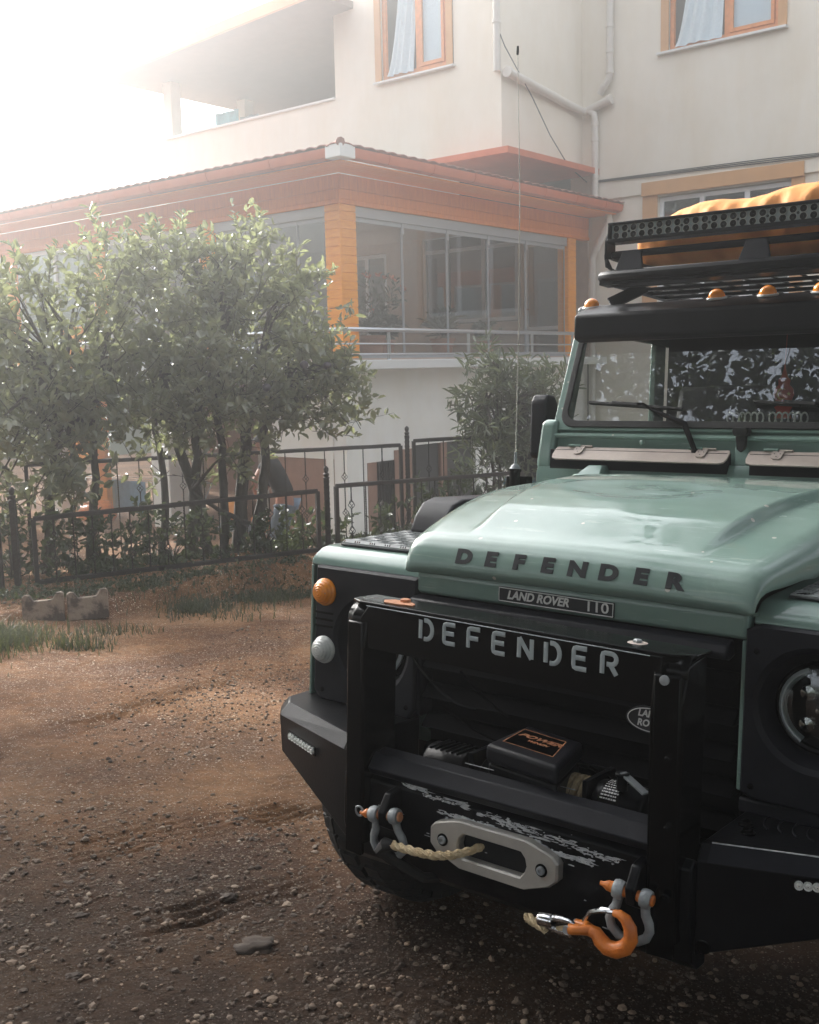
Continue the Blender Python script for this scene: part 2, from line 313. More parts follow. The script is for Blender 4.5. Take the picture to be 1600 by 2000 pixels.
def soilmat():
    m = bpy.data.materials.new('soil'); m.use_nodes = True; t = m.node_tree; N = t.nodes; L = t.links; b = N['Principled BSDF']; b.inputs['Roughness'].default_value = .92
    b.inputs['Specular IOR Level'].default_value = .25
    tc = N.new('ShaderNodeTexCoord'); O = tc.outputs['Object']
    def nz(sc, det=6, rg=.6):
        n = N.new('ShaderNodeTexNoise'); n.inputs['Scale'].default_value = sc; n.inputs['Detail'].default_value = det; n.inputs['Roughness'].default_value = rg; L.new(O, n.inputs['Vector']); return n.outputs[0]
    def ramp(src, stops):
        r = N.new('ShaderNodeValToRGB'); L.new(src, r.inputs[0]); e = r.color_ramp.elements
        e[0].position, e[0].color = stops[0][0], (*stops[0][1], 1); e[1].position, e[1].color = stops[-1][0], (*stops[-1][1], 1)
        for p, c in stops[1:-1]:
            k = e.new(p); k.color = (*c, 1)
        return r.outputs[0]
    def mix(f, a, b_, mode='MIX'):
        x = N.new('ShaderNodeMix'); x.data_type = 'RGBA'; x.blend_type = mode
        if isinstance(f, float): x.inputs[0].default_value = f
        else: L.new(f, x.inputs[0])
        for s_, k in ((a, 6), (b_, 7)):
            if isinstance(s_, tuple): x.inputs[k].default_value = (*s_, 1)
            else: L.new(s_, x.inputs[k])
        return x.outputs[2]
    c = ramp(nz(.9), [(.36, (.082, .034, .014)), (.5, (.145, .067, .027)), (.64, (.22, .112, .050))])
    c2 = ramp(nz(14, 8, .7), [(.3, (.35, .35, .35)), (.7, (1.0, 1.0, 1.0))])
    c = mix(.75, c, c2, 'MULTIPLY')
    v = N.new('ShaderNodeTexVoronoi'); v.inputs['Scale'].default_value = 62; L.new(O, v.inputs['Vector'])
    v2 = N.new('ShaderNodeTexVoronoi'); v2.inputs['Scale'].default_value = 140; L.new(O, v2.inputs['Vector'])
    patch = ramp(nz(1.6, 5), [(.42, (0, 0, 0)), (.6, (1, 1, 1))])
    def lt(src, th):
        x = N.new('ShaderNodeMath'); x.operation = 'LESS_THAN'; L.new(src, x.inputs[0]); x.inputs[1].default_value = th; return x.outputs[0]
    def mul(a, b_):
        x = N.new('ShaderNodeMath'); x.operation = 'MULTIPLY'; L.new(a, x.inputs[0]); L.new(b_, x.inputs[1]); return x.outputs[0]
    sep = N.new('ShaderNodeSeparateColor'); L.new(v.outputs['Color'], sep.inputs[0])
    st = ramp(sep.outputs[0], [(.0, (.10, .075, .055)), (.6, (.22, .17, .125)), (1., (.50, .44, .37))])
    sel = mul(lt(sep.outputs[1], .38), lt(v.outputs['Distance'], .36))
    c = mix(mul(sel, patch), c, st)
    sep2 = N.new('ShaderNodeSeparateColor'); L.new(v2.outputs['Color'], sep2.inputs[0])
    sel2 = mul(lt(sep2.outputs[1], .22), lt(v2.outputs['Distance'], .4))
    st2 = ramp(sep2.outputs[0], [(.0, (.10, .075, .055)), (1., (.42, .36, .29))])
    c = mix(sel2, c, st2)
    # gravelly earth darkened near the camera, dirt paled further in, painting the light falloff
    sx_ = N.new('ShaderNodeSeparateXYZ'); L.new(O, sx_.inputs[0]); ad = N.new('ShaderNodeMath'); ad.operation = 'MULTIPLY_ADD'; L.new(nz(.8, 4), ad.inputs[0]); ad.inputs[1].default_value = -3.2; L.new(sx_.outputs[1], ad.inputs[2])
    shade_zone = N.new('ShaderNodeMapRange'); L.new(ad.outputs[0], shade_zone.inputs[0]); shade_zone.inputs[1].default_value = 1.3; shade_zone.inputs[2].default_value = 4.2; shade_zone.inputs[3].default_value = .34; shade_zone.inputs[4].default_value = 1.9
    cmb = N.new('ShaderNodeCombineColor'); [L.new(shade_zone.outputs[0], cmb.inputs[i_]) for i_ in range(3)]; c = mix(1., c, cmb.outputs[0], 'MULTIPLY')
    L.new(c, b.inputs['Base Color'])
    def bump(h, s_, d, prev=None):
        bp = N.new('ShaderNodeBump'); bp.inputs['Strength'].default_value = s_; bp.inputs['Distance'].default_value = d; L.new(h, bp.inputs['Height'])
        if prev: L.new(prev, bp.inputs['Normal'])
        return bp.outputs[0]
    inv = N.new('ShaderNodeMath'); inv.operation = 'MULTIPLY'; inv.inputs[1].default_value = -1; L.new(v.outputs['Distance'], inv.inputs[0])
    n = bump(nz(26, 9, .72), .9, .03); n = bump(inv.outputs[0], .45, .012, n); n = bump(nz(150, 4, .7), .6, .004, n)
    L.new(n, b.inputs['Normal']); return m
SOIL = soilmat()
def axis(lo, hi, step, grow=1.25, far=320):
    a = list(np.arange(lo, hi, step)); s = step; x = a[-1]
    while x < far: s *= grow; x += s; a.append(x)
    s = step; x = a[0]; b = []
    while x > -far: s *= grow; x -= s; b.append(x)
    return np.array(b[::-1] + a)
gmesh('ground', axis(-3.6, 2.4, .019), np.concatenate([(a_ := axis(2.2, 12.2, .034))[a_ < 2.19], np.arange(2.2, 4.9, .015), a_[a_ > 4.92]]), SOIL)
# distant wooded hills all round the valley
def hills():
    n = 240; v = []; f = []; K = 14
    for j in range(K + 1):
        for i in range(n):
            a = 2 * pi * i / n; r = 36 + j * 7
            dx, dy = sin(a), cos(a)
            hgt = 17.0 + 3.0 * noise.fractal(Vector((dx * 2.2, dy * 2.2, 1.)), 1., 2., 3) * 1.6
            back = .62 if dy > .97 else 1.
            if -.2 < math.atan2(dx, dy) < .9: back = .6
            z = -1.2 + hgt * back * (1 - math.exp(-j * .42)) * 1.02 + .9 * noise.fractal(Vector((dx * 30, dy * 30, j * .8)), 1., 2., 3) * (j > 0) + (0 if j else -1)
            v.append((dx * r, dy * r, z))
    for j in range(K):
        for i in range(n): f.append((j * n + i, j * n + (i + 1) % n, (j + 1) * n + (i + 1) % n, (j + 1) * n + i))
    return B().add(v, f).build('hills', 'hill', ang=0)
tag(hills(), kind='structure')
# ------------------------------------------------------------------ off-road vehicle
V = root('off_road_vehicle', CAR, 'sage green boxy off-road car with black bull bar and winch, parked on the dirt', 'car')
def lerp(a, b, t): return a + (b - a) * t
def prof(pts, t):
    for (a, x), (b, y) in zip(pts, pts[1:]):
        if t <= b: return x + (y - x) * ((t - a) / (b - a) if b > a else 0)
    return pts[-1][1]
# front wings, one each side
for sx in (-1, 1):
    arc = [(.55 + .50 * cos(a), .40 + .50 * sin(a)) for a in [rad(8 + k * 164 / 16) for k in range(17)]]
    arc = [(y, z) for y, z in arc if z > .60]
    pl = [(.07, .735), (.07, 1.112), (0, 1.114), (0, 1.12), (.006, 1.145), (.02, 1.165), (.042, 1.178), (.075, 1.183), (1.13, 1.183), (1.13, .735)] + [(1.03, .735)] + arc + [(.05, .70)]
    x0, x1 = (-.845, -.452) if sx < 0 else (.452, .845)
    o = B().prism(pl, 0, 'x', x0, x1).build('front_wing', 'paint', V, bevel=.022, seg=4)
    B().box((sx * .845, .0005, .735), (sx * .836, .0695, 1.1135)).build('wing_edge', 'paint', o, bevel=.002)
    # tread plate lying on the wing
    p = B().prism([(sx * .83, .13), (sx * .80, .075), (sx * .50, .075), (sx * .50, .98), (sx * .81, .98), (sx * .83, .95)], 0, 'z', 1.186, 1.191).build('tread_plate', 'plate', V, bevel=.0015)
    g = B()
    for i in range(8):
        for j in range(21):
            cx = .518 + i * .040; cy = .140 + j * .0405
            if cx > .812: continue
            if (i + j) % 2: g.hexa([(sx * cx - .018, cy - .017, 1.190), (sx * cx + .018, cy - .017, 1.190), (sx * cx + .018, cy + .017, 1.190), (sx * cx - .018, cy + .017, 1.190)], [(sx * cx - .015, cy - .014, 1.1945), (sx * cx + .015, cy - .014, 1.1945), (sx * cx + .015, cy + .014, 1.1945), (sx * cx - .015, cy + .014, 1.1945)])
            else:
                for k in range(4): g.bar((sx * cx + (k - 1.5) * .0095 - .003, cy - .014, 1.1915), (sx * cx + (k - 1.5) * .0095 + .003, cy + .014, 1.1915), .0030, .0050)
    g.build('raised_lug', 'platelug', p, smooth=False)
    bs_ = B().prism([(sx * .826, .128), (sx * .797, .079), (sx * .503, .079), (sx * .503, .112), (sx * .82, .135)], 0, 'z', 1.1915, 1.1945).build('border_strip', 'platelug', p)
    dl = B()
    for i in range(11):
        for k in range(3):
            if (i % 2) == 0: xx = .515 + i * .028 + k * .008; dl.bar((sx * xx, .086, 1.1952), (sx * (xx + .014), .106, 1.1952), .0028, .0012)
    dl.build('strip_groove', 'gloss', bs_, smooth=False)
    # grained plastic headlamp surround with a round recess
    cx, cz = sx * .60, (.915 if sx < 0 else .950); R0 = .135
    s = B(); n = 48
    out = []
    xa, xb, za, zb = (cx - .205, cx + .155, .735, 1.118) if sx < 0 else (cx - .155, cx + .205, .735, 1.118)
    for k in range(n):
        a = 2 * pi * k / n; c_, s_ = cos(a), sin(a)
        tx = ((xb if c_ > 0 else xa) - cx) / c_ if abs(c_) > 1e-6 else 9
        tz = ((zb if s_ > 0 else za) - cz) / s_ if abs(s_) > 1e-6 else 9
        tt = min(abs(tx), abs(tz)); out.append((cx + c_ * tt, cz + s_ * tt))
    rings = [[(cx + (x - cx) * .985, .069, z) for x, z in out], [(x, -.004, z) for x, z in out], [(x, -.020, z) for x, z in out], [(cx + (x - cx) * .97, -.026, cz + (z - cz) * .97) for x, z in out],
             [(cx + R0 * cos(2 * pi * k / n), -.026, cz + R0 * sin(2 * pi * k / n)) for k in range(n)],
             [(cx + (R0 - .012) * cos(2 * pi * k / n), -.018, cz + (R0 - .012) * sin(2 * pi * k / n)) for k in range(n)],
             [(cx + (R0 - .035) * cos(2 * pi * k / n), .045, cz + (R0 - .035) * sin(2 * pi * k / n)) for k in range(n)]]
    vs = [p_ for r_ in rings for p_ in r_]
    fs = [(i * n + k, i * n + (k + 1) % n, (i + 1) * n + (k + 1) % n, (i + 1) * n + k) for i in range(len(rings) - 1) for k in range(n)]
    s.add(vs, fs).build('headlight_surround', 'abs', V, ang=25)
    # cooling slots in the plastic
    for z in (.985, .966, .947):
        B().box((sx * .80 - .0, -.0285, z - .003), (sx * .735, -.0255, z + .003)).build('slot_rib', 'gloss', V)
    for x_, z_ in ((cx - sx * .13, 1.06), (cx - sx * .13, .765), (cx + sx * .17, .765)):
        B().lathe([(.007, 0), (.006, .003), (.001, .004)], (x_, -.026, z_), (0, -1, 0), 10).build('screw', 'gloss', V)
    # headlamp
    h = B().lathe([(.100, .06), (.100, .0), (.094, -.006), (.088, -.004)], (cx, .02, cz), (0, 1, 0), 40, cap=False).build('headlight', 'gloss', V)
    B().lathe([(.087, .03), (.080, .036), (.05, .05), (.02, .055), (.001, .055)], (cx, .0, cz), (0, 1, 0), 36, cap=False).build('reflector', 'gloss', h)
    ar = B()
    for a0 in (110, 290) :
        ps = [(cx + .082 * cos(rad(a0 + k * 12)), .016, cz + .082 * sin(rad(a0 + k * 12))) for k in range(0, 12)]
        ar.tube(ps, .0085, 6)
    ar.build('daylight_ring', 'stencil', h)
    bz = B()
    for (u, v_, r_) in ((-.03, .03, .022), (.03, .03, .022), (0, -.005, .018), (-.03, -.038, .022), (.03, -.038, .02)):
        bz.lathe([(r_, .03), (r_ * .98, .022), (r_ * .7, .014), (.001, .010)], (cx + u, 0, cz + v_), (0, 1, 0), 16, cap=False)
    bz.build('projector', 'chrome', h)
    B().lathe([(.088, .018), (.085, .010), (.06, .002), (.03, -.001), (.001, -.002)], (cx, 0, cz), (0, 1, 0), 40, cap=False).build('lens', 'screen', h)
# round lamps on the outer corners
def dome_lamp(name, x, z, r, m, nring=5):
    pr = [(r * 1.08, .002), (r * 1.08, -.004), (r * .98, -.008)]; k = 34
    for i in range(k + 1):
        t = i / k; rr = r * .97 * (1 - t); hh = -.008 - .026 * (1 - (1 - t) ** 2.2) ** .7 - .0013 * sin(t * nring * 2 * pi) * (1 - t * .4)
        pr.append((max(rr, .0005), hh))
    o = B().lathe(pr, (x, -.027, z), (0, 1, 0), 32, cap=False).build(name, m, V, ang=0)
    B().lathe([(.0028, 0), (.0028, -.0015), (.0005, -.002)], (x + r * .55, -.052, z), (0, 1, 0), 8).build('screw', 'steel', o)
for sx in (-1, 1):
    dome_lamp('indicator_lamp', sx * .766, 1.045, .0365, 'lensO'); dome_lamp('side_lamp', sx * .766, .880, .0365, 'lensC')
# radiator surround
B().prism([(-.018, 1.079), (-.024, 1.09), (-.024, 1.135), (-.012, 1.15), (.03, 1.155), (.03, 1.079)], 0, 'x', -.446, .446).build('radiator_panel', 'paint', V, bevel=.014, seg=3)
for sx in (-1, 1):
    B().prism([(-.012, .745), (-.012, 1.078), (.06, 1.078), (.06, .745)], 0, 'x', sx * .432, sx * .450).build('radiator_side', 'paint' if sx > 0 else 'abs', V, bevel=.005)
    B().box((sx * .46 - .02, -.015, .70), (sx * .84 , .05, .733)).build('lower_valance', 'paint' if sx < 0 else 'abs', V, bevel=.006)
B().prism([(-.012, 1.077), (-.045, 1.068), (-.055, 1.048), (-.052, 1.036), (-.03, 1.032), (.0, 1.04)], 0, 'x', -.452, .415).build('grille_hood', 'abs', V, bevel=.004)
g = B().box((-.43, .035, .60), (.43, .05, 1.07))
for k, z in enumerate((.985, .905, .825, .745, .665)):
    g.hexa([(-.425, -.02, z - .022), (.425, -.02, z - .022), (.425, .034, z - .022), (-.425, .034, z - .022)], [(-.425, .012, z + .012), (.425, .012, z + .012), (.425, .034, z + .012), (-.425, .034, z + .012)])
g.build('grille', 'grille', V, bevel=.004)
# bonnet
YZ = [(0, 1.132), (.06, 1.138), (.12, 1.16), (.18, 1.19), (.235, 1.22), (.28, 1.238)]
def bonnet(u, v):
    front = [(-.018, 1.140), (-.036, 1.146), (-.044, 1.158), (-.043, 1.172), (-.036, 1.192), (-.024, 1.213), (-.006, 1.230), (.018, 1.242), (.05, 1.252), (.09, 1.264), (.14, 1.279)]
    nF = len(front) - 1; q = v * 46
    if q <= nF:
        i = min(int(q), nF - 1); t = q - i; y = lerp(front[i][0], front[i + 1][0], t); z = lerp(front[i][1], front[i + 1][1], t)
    else:
        y = lerp(.14, 1.06, (q - nF) / (46 - nF)); z = prof([(.14, 1.279), (.20, 1.297), (.28, 1.318), (.36, 1.335), (.45, 1.350), (.55, 1.362), (.65, 1.370), (.85, 1.381), (1.06, 1.388)], y)
    hw = prof([(-.05, .462), (.0, .476), (.1, .500), (.2, .522), (.4, .545), (1.06, .585)], y)
    x = (u * 2 - 1); ax = abs(x); top = sst(.2, .5, q / 46 * 1.9)
    e = .10                                                      # rolled edge
    if ax < 1 - e: X = x * hw; dz = -.012 * ax ** 2
    else:
        a = (ax - (1 - e)) / e * 2.6                              # 0..1.57 curve, then skirt
        rr = .042; base = (1 - e) * hw
        if a < pi / 2: X = base + (hw - base) * sin(a); dz = -rr * (1 - cos(a)) - .0105
        else: X = hw; dz = -rr - .0105 - (a - pi / 2) / (2.6 - pi / 2) * .035
        X = math.copysign(X, x)
    if q <= 4: dz *= .35
    elif q < 12: dz *= .35 + .65 * (q - 4) / 8
    zmin = 1.140 if y < .02 else 1.186
    # power bulge
    if y > .0:
        b0 = prof([(0, .30), (.2, .325), (.5, .37), (1.06, .42)], y); fade = float(sst(.02, .22, y)) * (1 - .6 * float(sst(.8, 1.06, y)))
        dz += .022 * fade * float(1 - sst(b0 - .004, b0 + .022, abs(X)))
        # oval dish near the front of the bulge
        d2 = ((X + .05) / .20) ** 2 + ((y - .46) / .13) ** 2
        dz -= .006 * fade * float(1 - sst(.35, 1.5, d2))
    dz += .0016 * noise.noise(Vector((X * 5, y * 4, 1.3))) 
    return (X, y, max(z + dz, zmin))
def sst_(a, b, x): return float(sst(a, b, x))
bn = B().grid(bonnet, 120, 138).build('bonnet', 'paint', V, ang=0, solid=-.004)
def facept(x, s_):   # on the nose of the bonnet, s_ 0..1 up
    p = bonnet(.5 + x / (2 * .487), (2.6 + 2.3 * s_) / 46); return Vector(p)
for k, ch in enumerate('DEFENDER'):
    x = -.298 + k * .0848
    lo, hi = facept(x, 0.1), facept(x, 1.); up = (hi - lo).normalized(); c = (lo + hi) / 2
    tx = (facept(x + .02, .5) - facept(x - .02, .5)).normalized(); nrm = tx.cross(up)
    put(textmesh(ch, .050, .0045, .0030, sx=1.30), frame(c + nrm * .003, tx, up), 'letter', 'lett', bn)
# badge under the bonnet lip
bd = B().prism([(-.187, 1.089), (.133, 1.087), (.133, 1.124), (-.187, 1.128)], 0, 'y', -.0275, -.0245).build('badge', 'lett', V, bevel=.001)
bo = B()
for (a, b_) in (((-.184, 1.092), (.130, 1.090)), ((.130, 1.090), (.130, 1.121)), ((.130, 1.121), (-.184, 1.125)), ((-.184, 1.125), (-.184, 1.092))):
    bo.bar((a[0], -.0283, a[1]), (b_[0], -.0283, b_[1]), .0014, .0022)
bo.build('badge_border', 'badge', bd, smooth=False)
put(textmesh('LAND ROVER', .029, .0006, .0009, .25, .98), frame(Vector((-.074, -.0285, 1.108)), (1, 0, 0), (0, 0, 1)), 'badge_lettering', 'badge', bd)
put(textmesh('110', .034, .0006, .0004, .0, 1.25), frame(Vector((.088, -.0285, 1.1065)), (1, 0, 0), (0, 0, 1)), 'badge_number', 'badge', bd)
# oval badge on the grille
def oval(cx, cz, a, b_, n=36): return [(cx + a * cos(2 * pi * k / n), cz + b_ * sin(2 * pi * k / n)) for k in range(n)]
ov = B().prism(oval(.238, .868, .062, .031), 0, 'y', -.036, -.024).build('oval_badge', 'lett', V)
B().tube([(x, -.037, z) for x, z in oval(.238, .868, .056, .0265) + oval(.238, .868, .056, .0265)[:1]], .0012, 5).build('badge_border', 'badge', ov)
put(textmesh('LAND-\nROVER', .022, .0004, .0007, .2, .95), frame(Vector((.238, -.0372, .870)), (1, 0, 0), (0, 0, 1)), 'badge_lettering', 'badge', ov)
# ------------------------------------------------------------------ bull bar
bb = B()
bb.prism([(-.44, -.20), (-.44, -.29), (-.40, -.315), (.40, -.315), (.440, -.28), (.440, -.20)], 0, 'z', 1.076, 1.084)           # top flange
bb.prism([(-.39, .975), (-.39, 1.045), (-.365, 1.0775), (.385, 1.0775), (.385, .975)], 0, 'y', -.324, -.316)                    # face plate
for o_ in (bb.build('bull_bar_plate', 'gloss', V, bevel=.002),):
    for v_ in o_.data.vertices: v_.co.z += .004 - .012 * v_.co.x
B().bar((-.37, -.3255, 1.0855), (.36, -.3255, 1.0760), .0016, .0016).build('bright_edge', 'stencil', V, smooth=False)
for sx in (-1, 1):
    # curled end of the top flange
    cu = B().grid(lambda u, v: (sx * lerp(.375, .436, u), -.27 - .045 * sin(v * pi / 2 * 1.1), 1.044 + .040 * cos(v * pi / 2 * 1.1)), 3, 10).build('curled_end', 'gloss', V, ang=0, solid=.003)
    po = B()
    po.prism([(-.205, 1.075), (-.322, 1.060), (-.335, .98), (-.318, .50), (-.20, .50)], 0, 'x', sx * .368, sx * .376)          # inner cheek
    po.prism([(-.205, 1.075), (-.30, 1.060), (-.322, .98), (-.310, .50), (-.20, .50)], 0, 'x', sx * .424, sx * .432)          # outer cheek
    po.hexa([(sx * .374, -.322, .47), (sx * .428, -.316, .47), (sx * .428, -.302, .47), (sx * .374, -.306, .47)][::sx], [(sx * .374, -.336, 1.044), (sx * .428, -.326, 1.044), (sx * .428, -.312, 1.044), (sx * .374, -.320, 1.044)][::sx])
    po.build('bull_bar_post', 'gloss', V, bevel=.004)
B().lathe([(.010, 0), (.010, .006), (.007, .008)], (.30, -.255, 1.084), (0, 0, 1), 6).build('bolt', 'steel', V)
B().lathe([(.022, 0), (.020, .001), (.001, .0012)], (.30, -.255, 1.0842), (0, 0, 1), 14).build('bare_metal_patch', 'flap', V)
B().lathe([(.013, 0), (.013, .007), (.009, .009)], (-.31, -.25, 1.0935), (0, 0, 1), 6).build('bolt', 'rust', V)
B().prism([(-.365, -.262), (-.345, -.290), (-.30, -.292), (-.265, -.280), (-.272, -.262), (-.30, -.240), (-.35, -.238)], 0, 'z', 1.0915, 1.0945).build('bare_metal_patch', 'rust', V)
B().lathe([(.010, 0), (.010, .005), (.005, .006)], (.398, -.335, 1.035), (0, -1, 0), 14).build('bolt', 'steel', V)
# stencilled lettering on the face plate
def stroke_letter(ch):
    arc = lambda cx, cy, rx, ry, a0, a1, n=8: [(cx + rx * cos(rad(a0 + (a1 - a0) * i / n)), cy + ry * sin(rad(a0 + (a1 - a0) * i / n))) for i in range(n + 1)]
    if ch == 'D': return [[(0, 0), (0, 1)], [(.22, 1), (.34, 1)] + arc(.36, .5, .36, .5, 90, -90, 12) + [(.22, 0)]]
    if ch == 'E': return [[(.66, 1), (.14, 1), (.03, .95), (0, .84), (0, .16), (.03, .05), (.14, 0), (.66, 0)], [(.02, .52), (.60, .52)]]
    if ch == 'F': return [[(.68, 1), (.14, 1), (.03, .95), (0, .84), (0, 0)], [(.02, .50), (.58, .50)]]
    if ch == 'N': return [[(0, 0), (0, 1)], [(0, 1), (.68, 0)], [(.68, 0), (.68, 1)]]
    if ch == 'R': return [[(0, 0), (0, .84), (.03, .95), (.14, 1), (.44, 1)] + arc(.44, .74, .24, .26, 90, -90, 8) + [(.22, .48)], [(.40, .46), (.70, 0)]]
st = B(); hx = .046
for k, ch in enumerate('DEFENDER'):
    x0 = -.208 + k * .0663
    for i, pl in enumerate(stroke_letter(ch)):
        st.tube([(x0 + px * hx, -.3245 + .0006 * i, 1.0275 - .013 * (x0 + px * hx) + pz * .0430) for px, pz in pl], .0054, 8)
so = st.build('stencil_lettering', 'stencil', V)
for v_ in so.data.vertices: v_.co.y = -.3245 + (v_.co.y + .3245) * .25
# ------------------------------------------------------------------ bumper
for sx in (-1, 1):
    X = lambda x: sx * x; ZR = 0 if sx < 0 else -.032
    top = [(.455, -.255), (.815, -.115), (.862, -.065), (.872, .03), (.84, .09), (.455, .02)]
    cham = [(.455, -.278), (.828, -.138), (.882, -.078), (.890, .03), (.85, .10), (.455, .02)]
    low = [(.455, -.272), (.822, -.132), (.872, -.072), (.880, .03), (.84, .09), (.455, .02)]
    zb = [.475, .595, .62, .62, .60, .475]
    b_ = B(); n = 6
    vs = [(X(x), y, .735 + ZR) for x, y in top] + [(X(x), y, .704 + ZR) for x, y in cham] + [(X(x), y, z) for (x, y), z in zip(low, zb)]
    fs = [tuple(range(n)), tuple(range(3 * n - 1, 2 * n - 1, -1))] + [(r * n + i, r * n + (i + 1) % n, (r + 1) * n + (i + 1) % n, (r + 1) * n + i) for r in range(2) for i in range(n)]
    bw = b_.add(vs, fs).build('bumper_wing', 'black', V, bevel=.004)
    # chamfer strip catches the light
    B().hexa([(X(.475), -.2735, .704 + ZR), (X(.820), -.1445, .704 + ZR), (X(.820), -.1385, .704 + ZR), (X(.475), -.2675, .704 + ZR)][::sx], [(X(.475), -.2510, .7365 + ZR), (X(.808), -.1215, .7365 + ZR), (X(.808), -.1155, .7365 + ZR), (X(.475), -.2450, .7365 + ZR)][::sx]).build('chamfer_strip', 'abs', bw)
    if sx > 0:     # ridged step plate
        sr = B()
        for k in range(9):
            c0_ = (.56 + k * .030, -.03); sr.tube([(c0_[0] - .05 * cos(rad(q)), c0_[1] - .075 * sin(rad(q)), .7045) for q in range(-40, 61, 14)], .0022, 5)
        sr.build('step_ridge', 'abs', bw)
        B().bar((.475, -.2500, .7055), (.81, -.1220, .7055), .003, .002).build('worn_edge', 'chip', bw)
    # small led strip let into the face
    l = B().hexa([(X(.625), -.2145, .640), (X(.775), -.1582, .646), (X(.775), -.145, .646), (X(.625), -.200, .640)][::sx], [(X(.625), -.2165, .664), (X(.775), -.1602, .670), (X(.775), -.147, .670), (X(.625), -.202, .664)][::sx]).build('led_strip', 'gloss', V)
    ld = B()
    for k in range(9):
        t = (k + .5) / 9; x = lerp(.630, .770, t); y = lerp(-.2140, -.1610, t) - .0035; z = lerp(.652, .658, t)
        ld.lathe([(.0092, .004), (.0090, -.001), (.0060, .0005), (.0045, -.0030), (.001, -.0035)], (X(x), y, z), (X(-.33), .94, 0), 12, cap=False)
    ld.build('led_lens', 'lensC', l)
    for (x, y) in ((.49, -.10), (.51, -.145)):
        q = B().lathe([(.016, 0), (.016, .002), (.010, .003), (.010, .010), (.006, .012)], (X(x), y, .736 + ZR), (0, 0, 1), 12).build('bolt', 'gloss', V)
# centre of the bumper: tray, beam with bevelled edge, front wall
cb = B()
cb.prism([(-.245, .728), (-.285, .722), (-.312, .690), (-.300, .672), (-.262, .672), (-.245, .70)], 0, 'x', -.366, .366)
cb.build('bumper_beam', 'abs', V, bevel=.003)
B().box((-.366, -.205, .60), (.366, .01, .612)).build('winch_tray', 'black', V)
B().prism([(-.275, .671), (-.296, .655), (-.296, .535), (-.27, .455), (-.24, .43), (-.20, .43), (-.20, .60), (-.255, .66)], 0, 'x', -.452, .452).build('bumper_face', 'black', V, bevel=.004)
# paint chipped off along the beam
ch = B()
def chips(x0, x1, y, z, zh, n, nrm=(0, -1, 0)):
    for k in range(n):
        x = random.uniform(x0, x1); zz = z + random.gauss(0, zh); a = random.uniform(.003, .020) if random.random() < .6 else random.uniform(.002, .006); b_ = random.uniform(.0006, .0026)
        m_ = random.randint(5, 7)
        ps = [(x + a * cos(2 * pi * i / m_) * random.uniform(.5, 1.1), zz + b_ * sin(2 * pi * i / m_) * random.uniform(.4, 1.2)) for i in range(m_)]
        ch.prism(ps, 0, 'y', y - .0006 - k * .000004, y)
chips(-.27, -.20, -.2985, .668, .003, 40); chips(-.21, -.08, -.2985, .660, .004, 70); chips(-.05, .10, -.2985, .650, .004, 60); chips(.0, .20, -.2985, .640, .005, 90); chips(.20, .30, -.2985, .632, .004, 50); chips(-.16, .00, -.2985, .627, .003, 90); chips(.0, .12, -.2985, .621, .003, 110); chips(.10, .24, -.2985, .612, .003, 120); chips(-.35, .36, -.2985, .600, .05, 25)
ch.build('chipped_paint', 'chip', V, smooth=False)
e = B()
for (x0, x1, y, z, dz) in ((-.14, -.06, -.225, .7295, 0), (-.02, .15, -.218, .7295, 0)): e.bar((x0, y, z), (x1, y, z), .003, .001)
e.build('worn_edge', 'chip', V, smooth=False)
for p, r in (((.415, -.331, .60), .008), ((.475, -.272, .50), .012), ((.41, -.335, .88), .005), ((.412, -.333, .74), .005)):
    B().lathe([(r * 1.25, .0), (r * 1.25, .002), (r, .003), (r, .008), (r * .5, .0085), (r * .45, .005), (.0005, .005)], p, (0, -1, 0), 14, cap=False).build('bolt', 'gloss', V)
for sx in (-1, 1):     # lugs that carry the shackles
    lx = -.283 if sx < 0 else .352
    B().prism([(-.27, .555), (-.27, .66), (-.335, .650), (-.362, .61), (-.355, .575), (-.315, .555)], 0, 'x', lx - .011, lx + .011).build('shackle_lug', 'black', V, bevel=.004)
# hawse fairlead
zc = .578
fo = [(-.168, zc - .018), (-.150, zc - .036), (-.085, zc - .060), (.085, zc - .060), (.150, zc - .036), (.168, zc - .018), (.168, zc + .018), (.155, zc + .032), (.090, zc + .050), (-.090, zc + .050), (-.155, zc + .032), (-.168, zc + .018)]
so_ = [(-.086, zc - .020), (-.074, zc - .034), (.074, zc - .034), (.086, zc - .020), (.090, zc - .006), (.086, zc + .010), (.074, zc + .022), (-.074, zc + .022), (-.086, zc + .010), (-.090, zc - .006)]
# ring between the outline and the slot (matched by angle)
def by_angle(poly, n, c):
    r = []
    for k in range(n):
        a = 2 * pi * (k + .5) / n; d = Vector((cos(a), sin(a) * .45)).normalized(); best = None
        for i in range(len(poly)):
            p0 = Vector(poly[i]) - Vector(c); p1 = Vector(poly[(i + 1) % len(poly)]) - Vector(c); e_ = p1 - p0
            den = d.x * e_.y - d.y * e_.x
            if abs(den) < 1e-12: continue
            t = (p0.x * e_.y - p0.y * e_.x) / den; u_ = (p0.x * d.y - p0.y * d.x) / den
            if t > 0 and -1e-6 <= u_ <= 1 + 1e-6: best = t if best is None else min(best, t)
        r.append((c[0] + d.x * best, c[1] + d.y * best))
    return r
n = 96; c0 = (0, zc - .006); O = by_angle(fo, n, c0); I = by_angle(so_, n, c0)
O2 = [(c0[0] + (x - c0[0]) * .975, c0[1] + (z - c0[1]) * .955) for x, z in O]; I2 = [(c0[0] + (x - c0[0]) * 1.035, c0[1] + (z - c0[1]) * 1.12) for x, z in I]
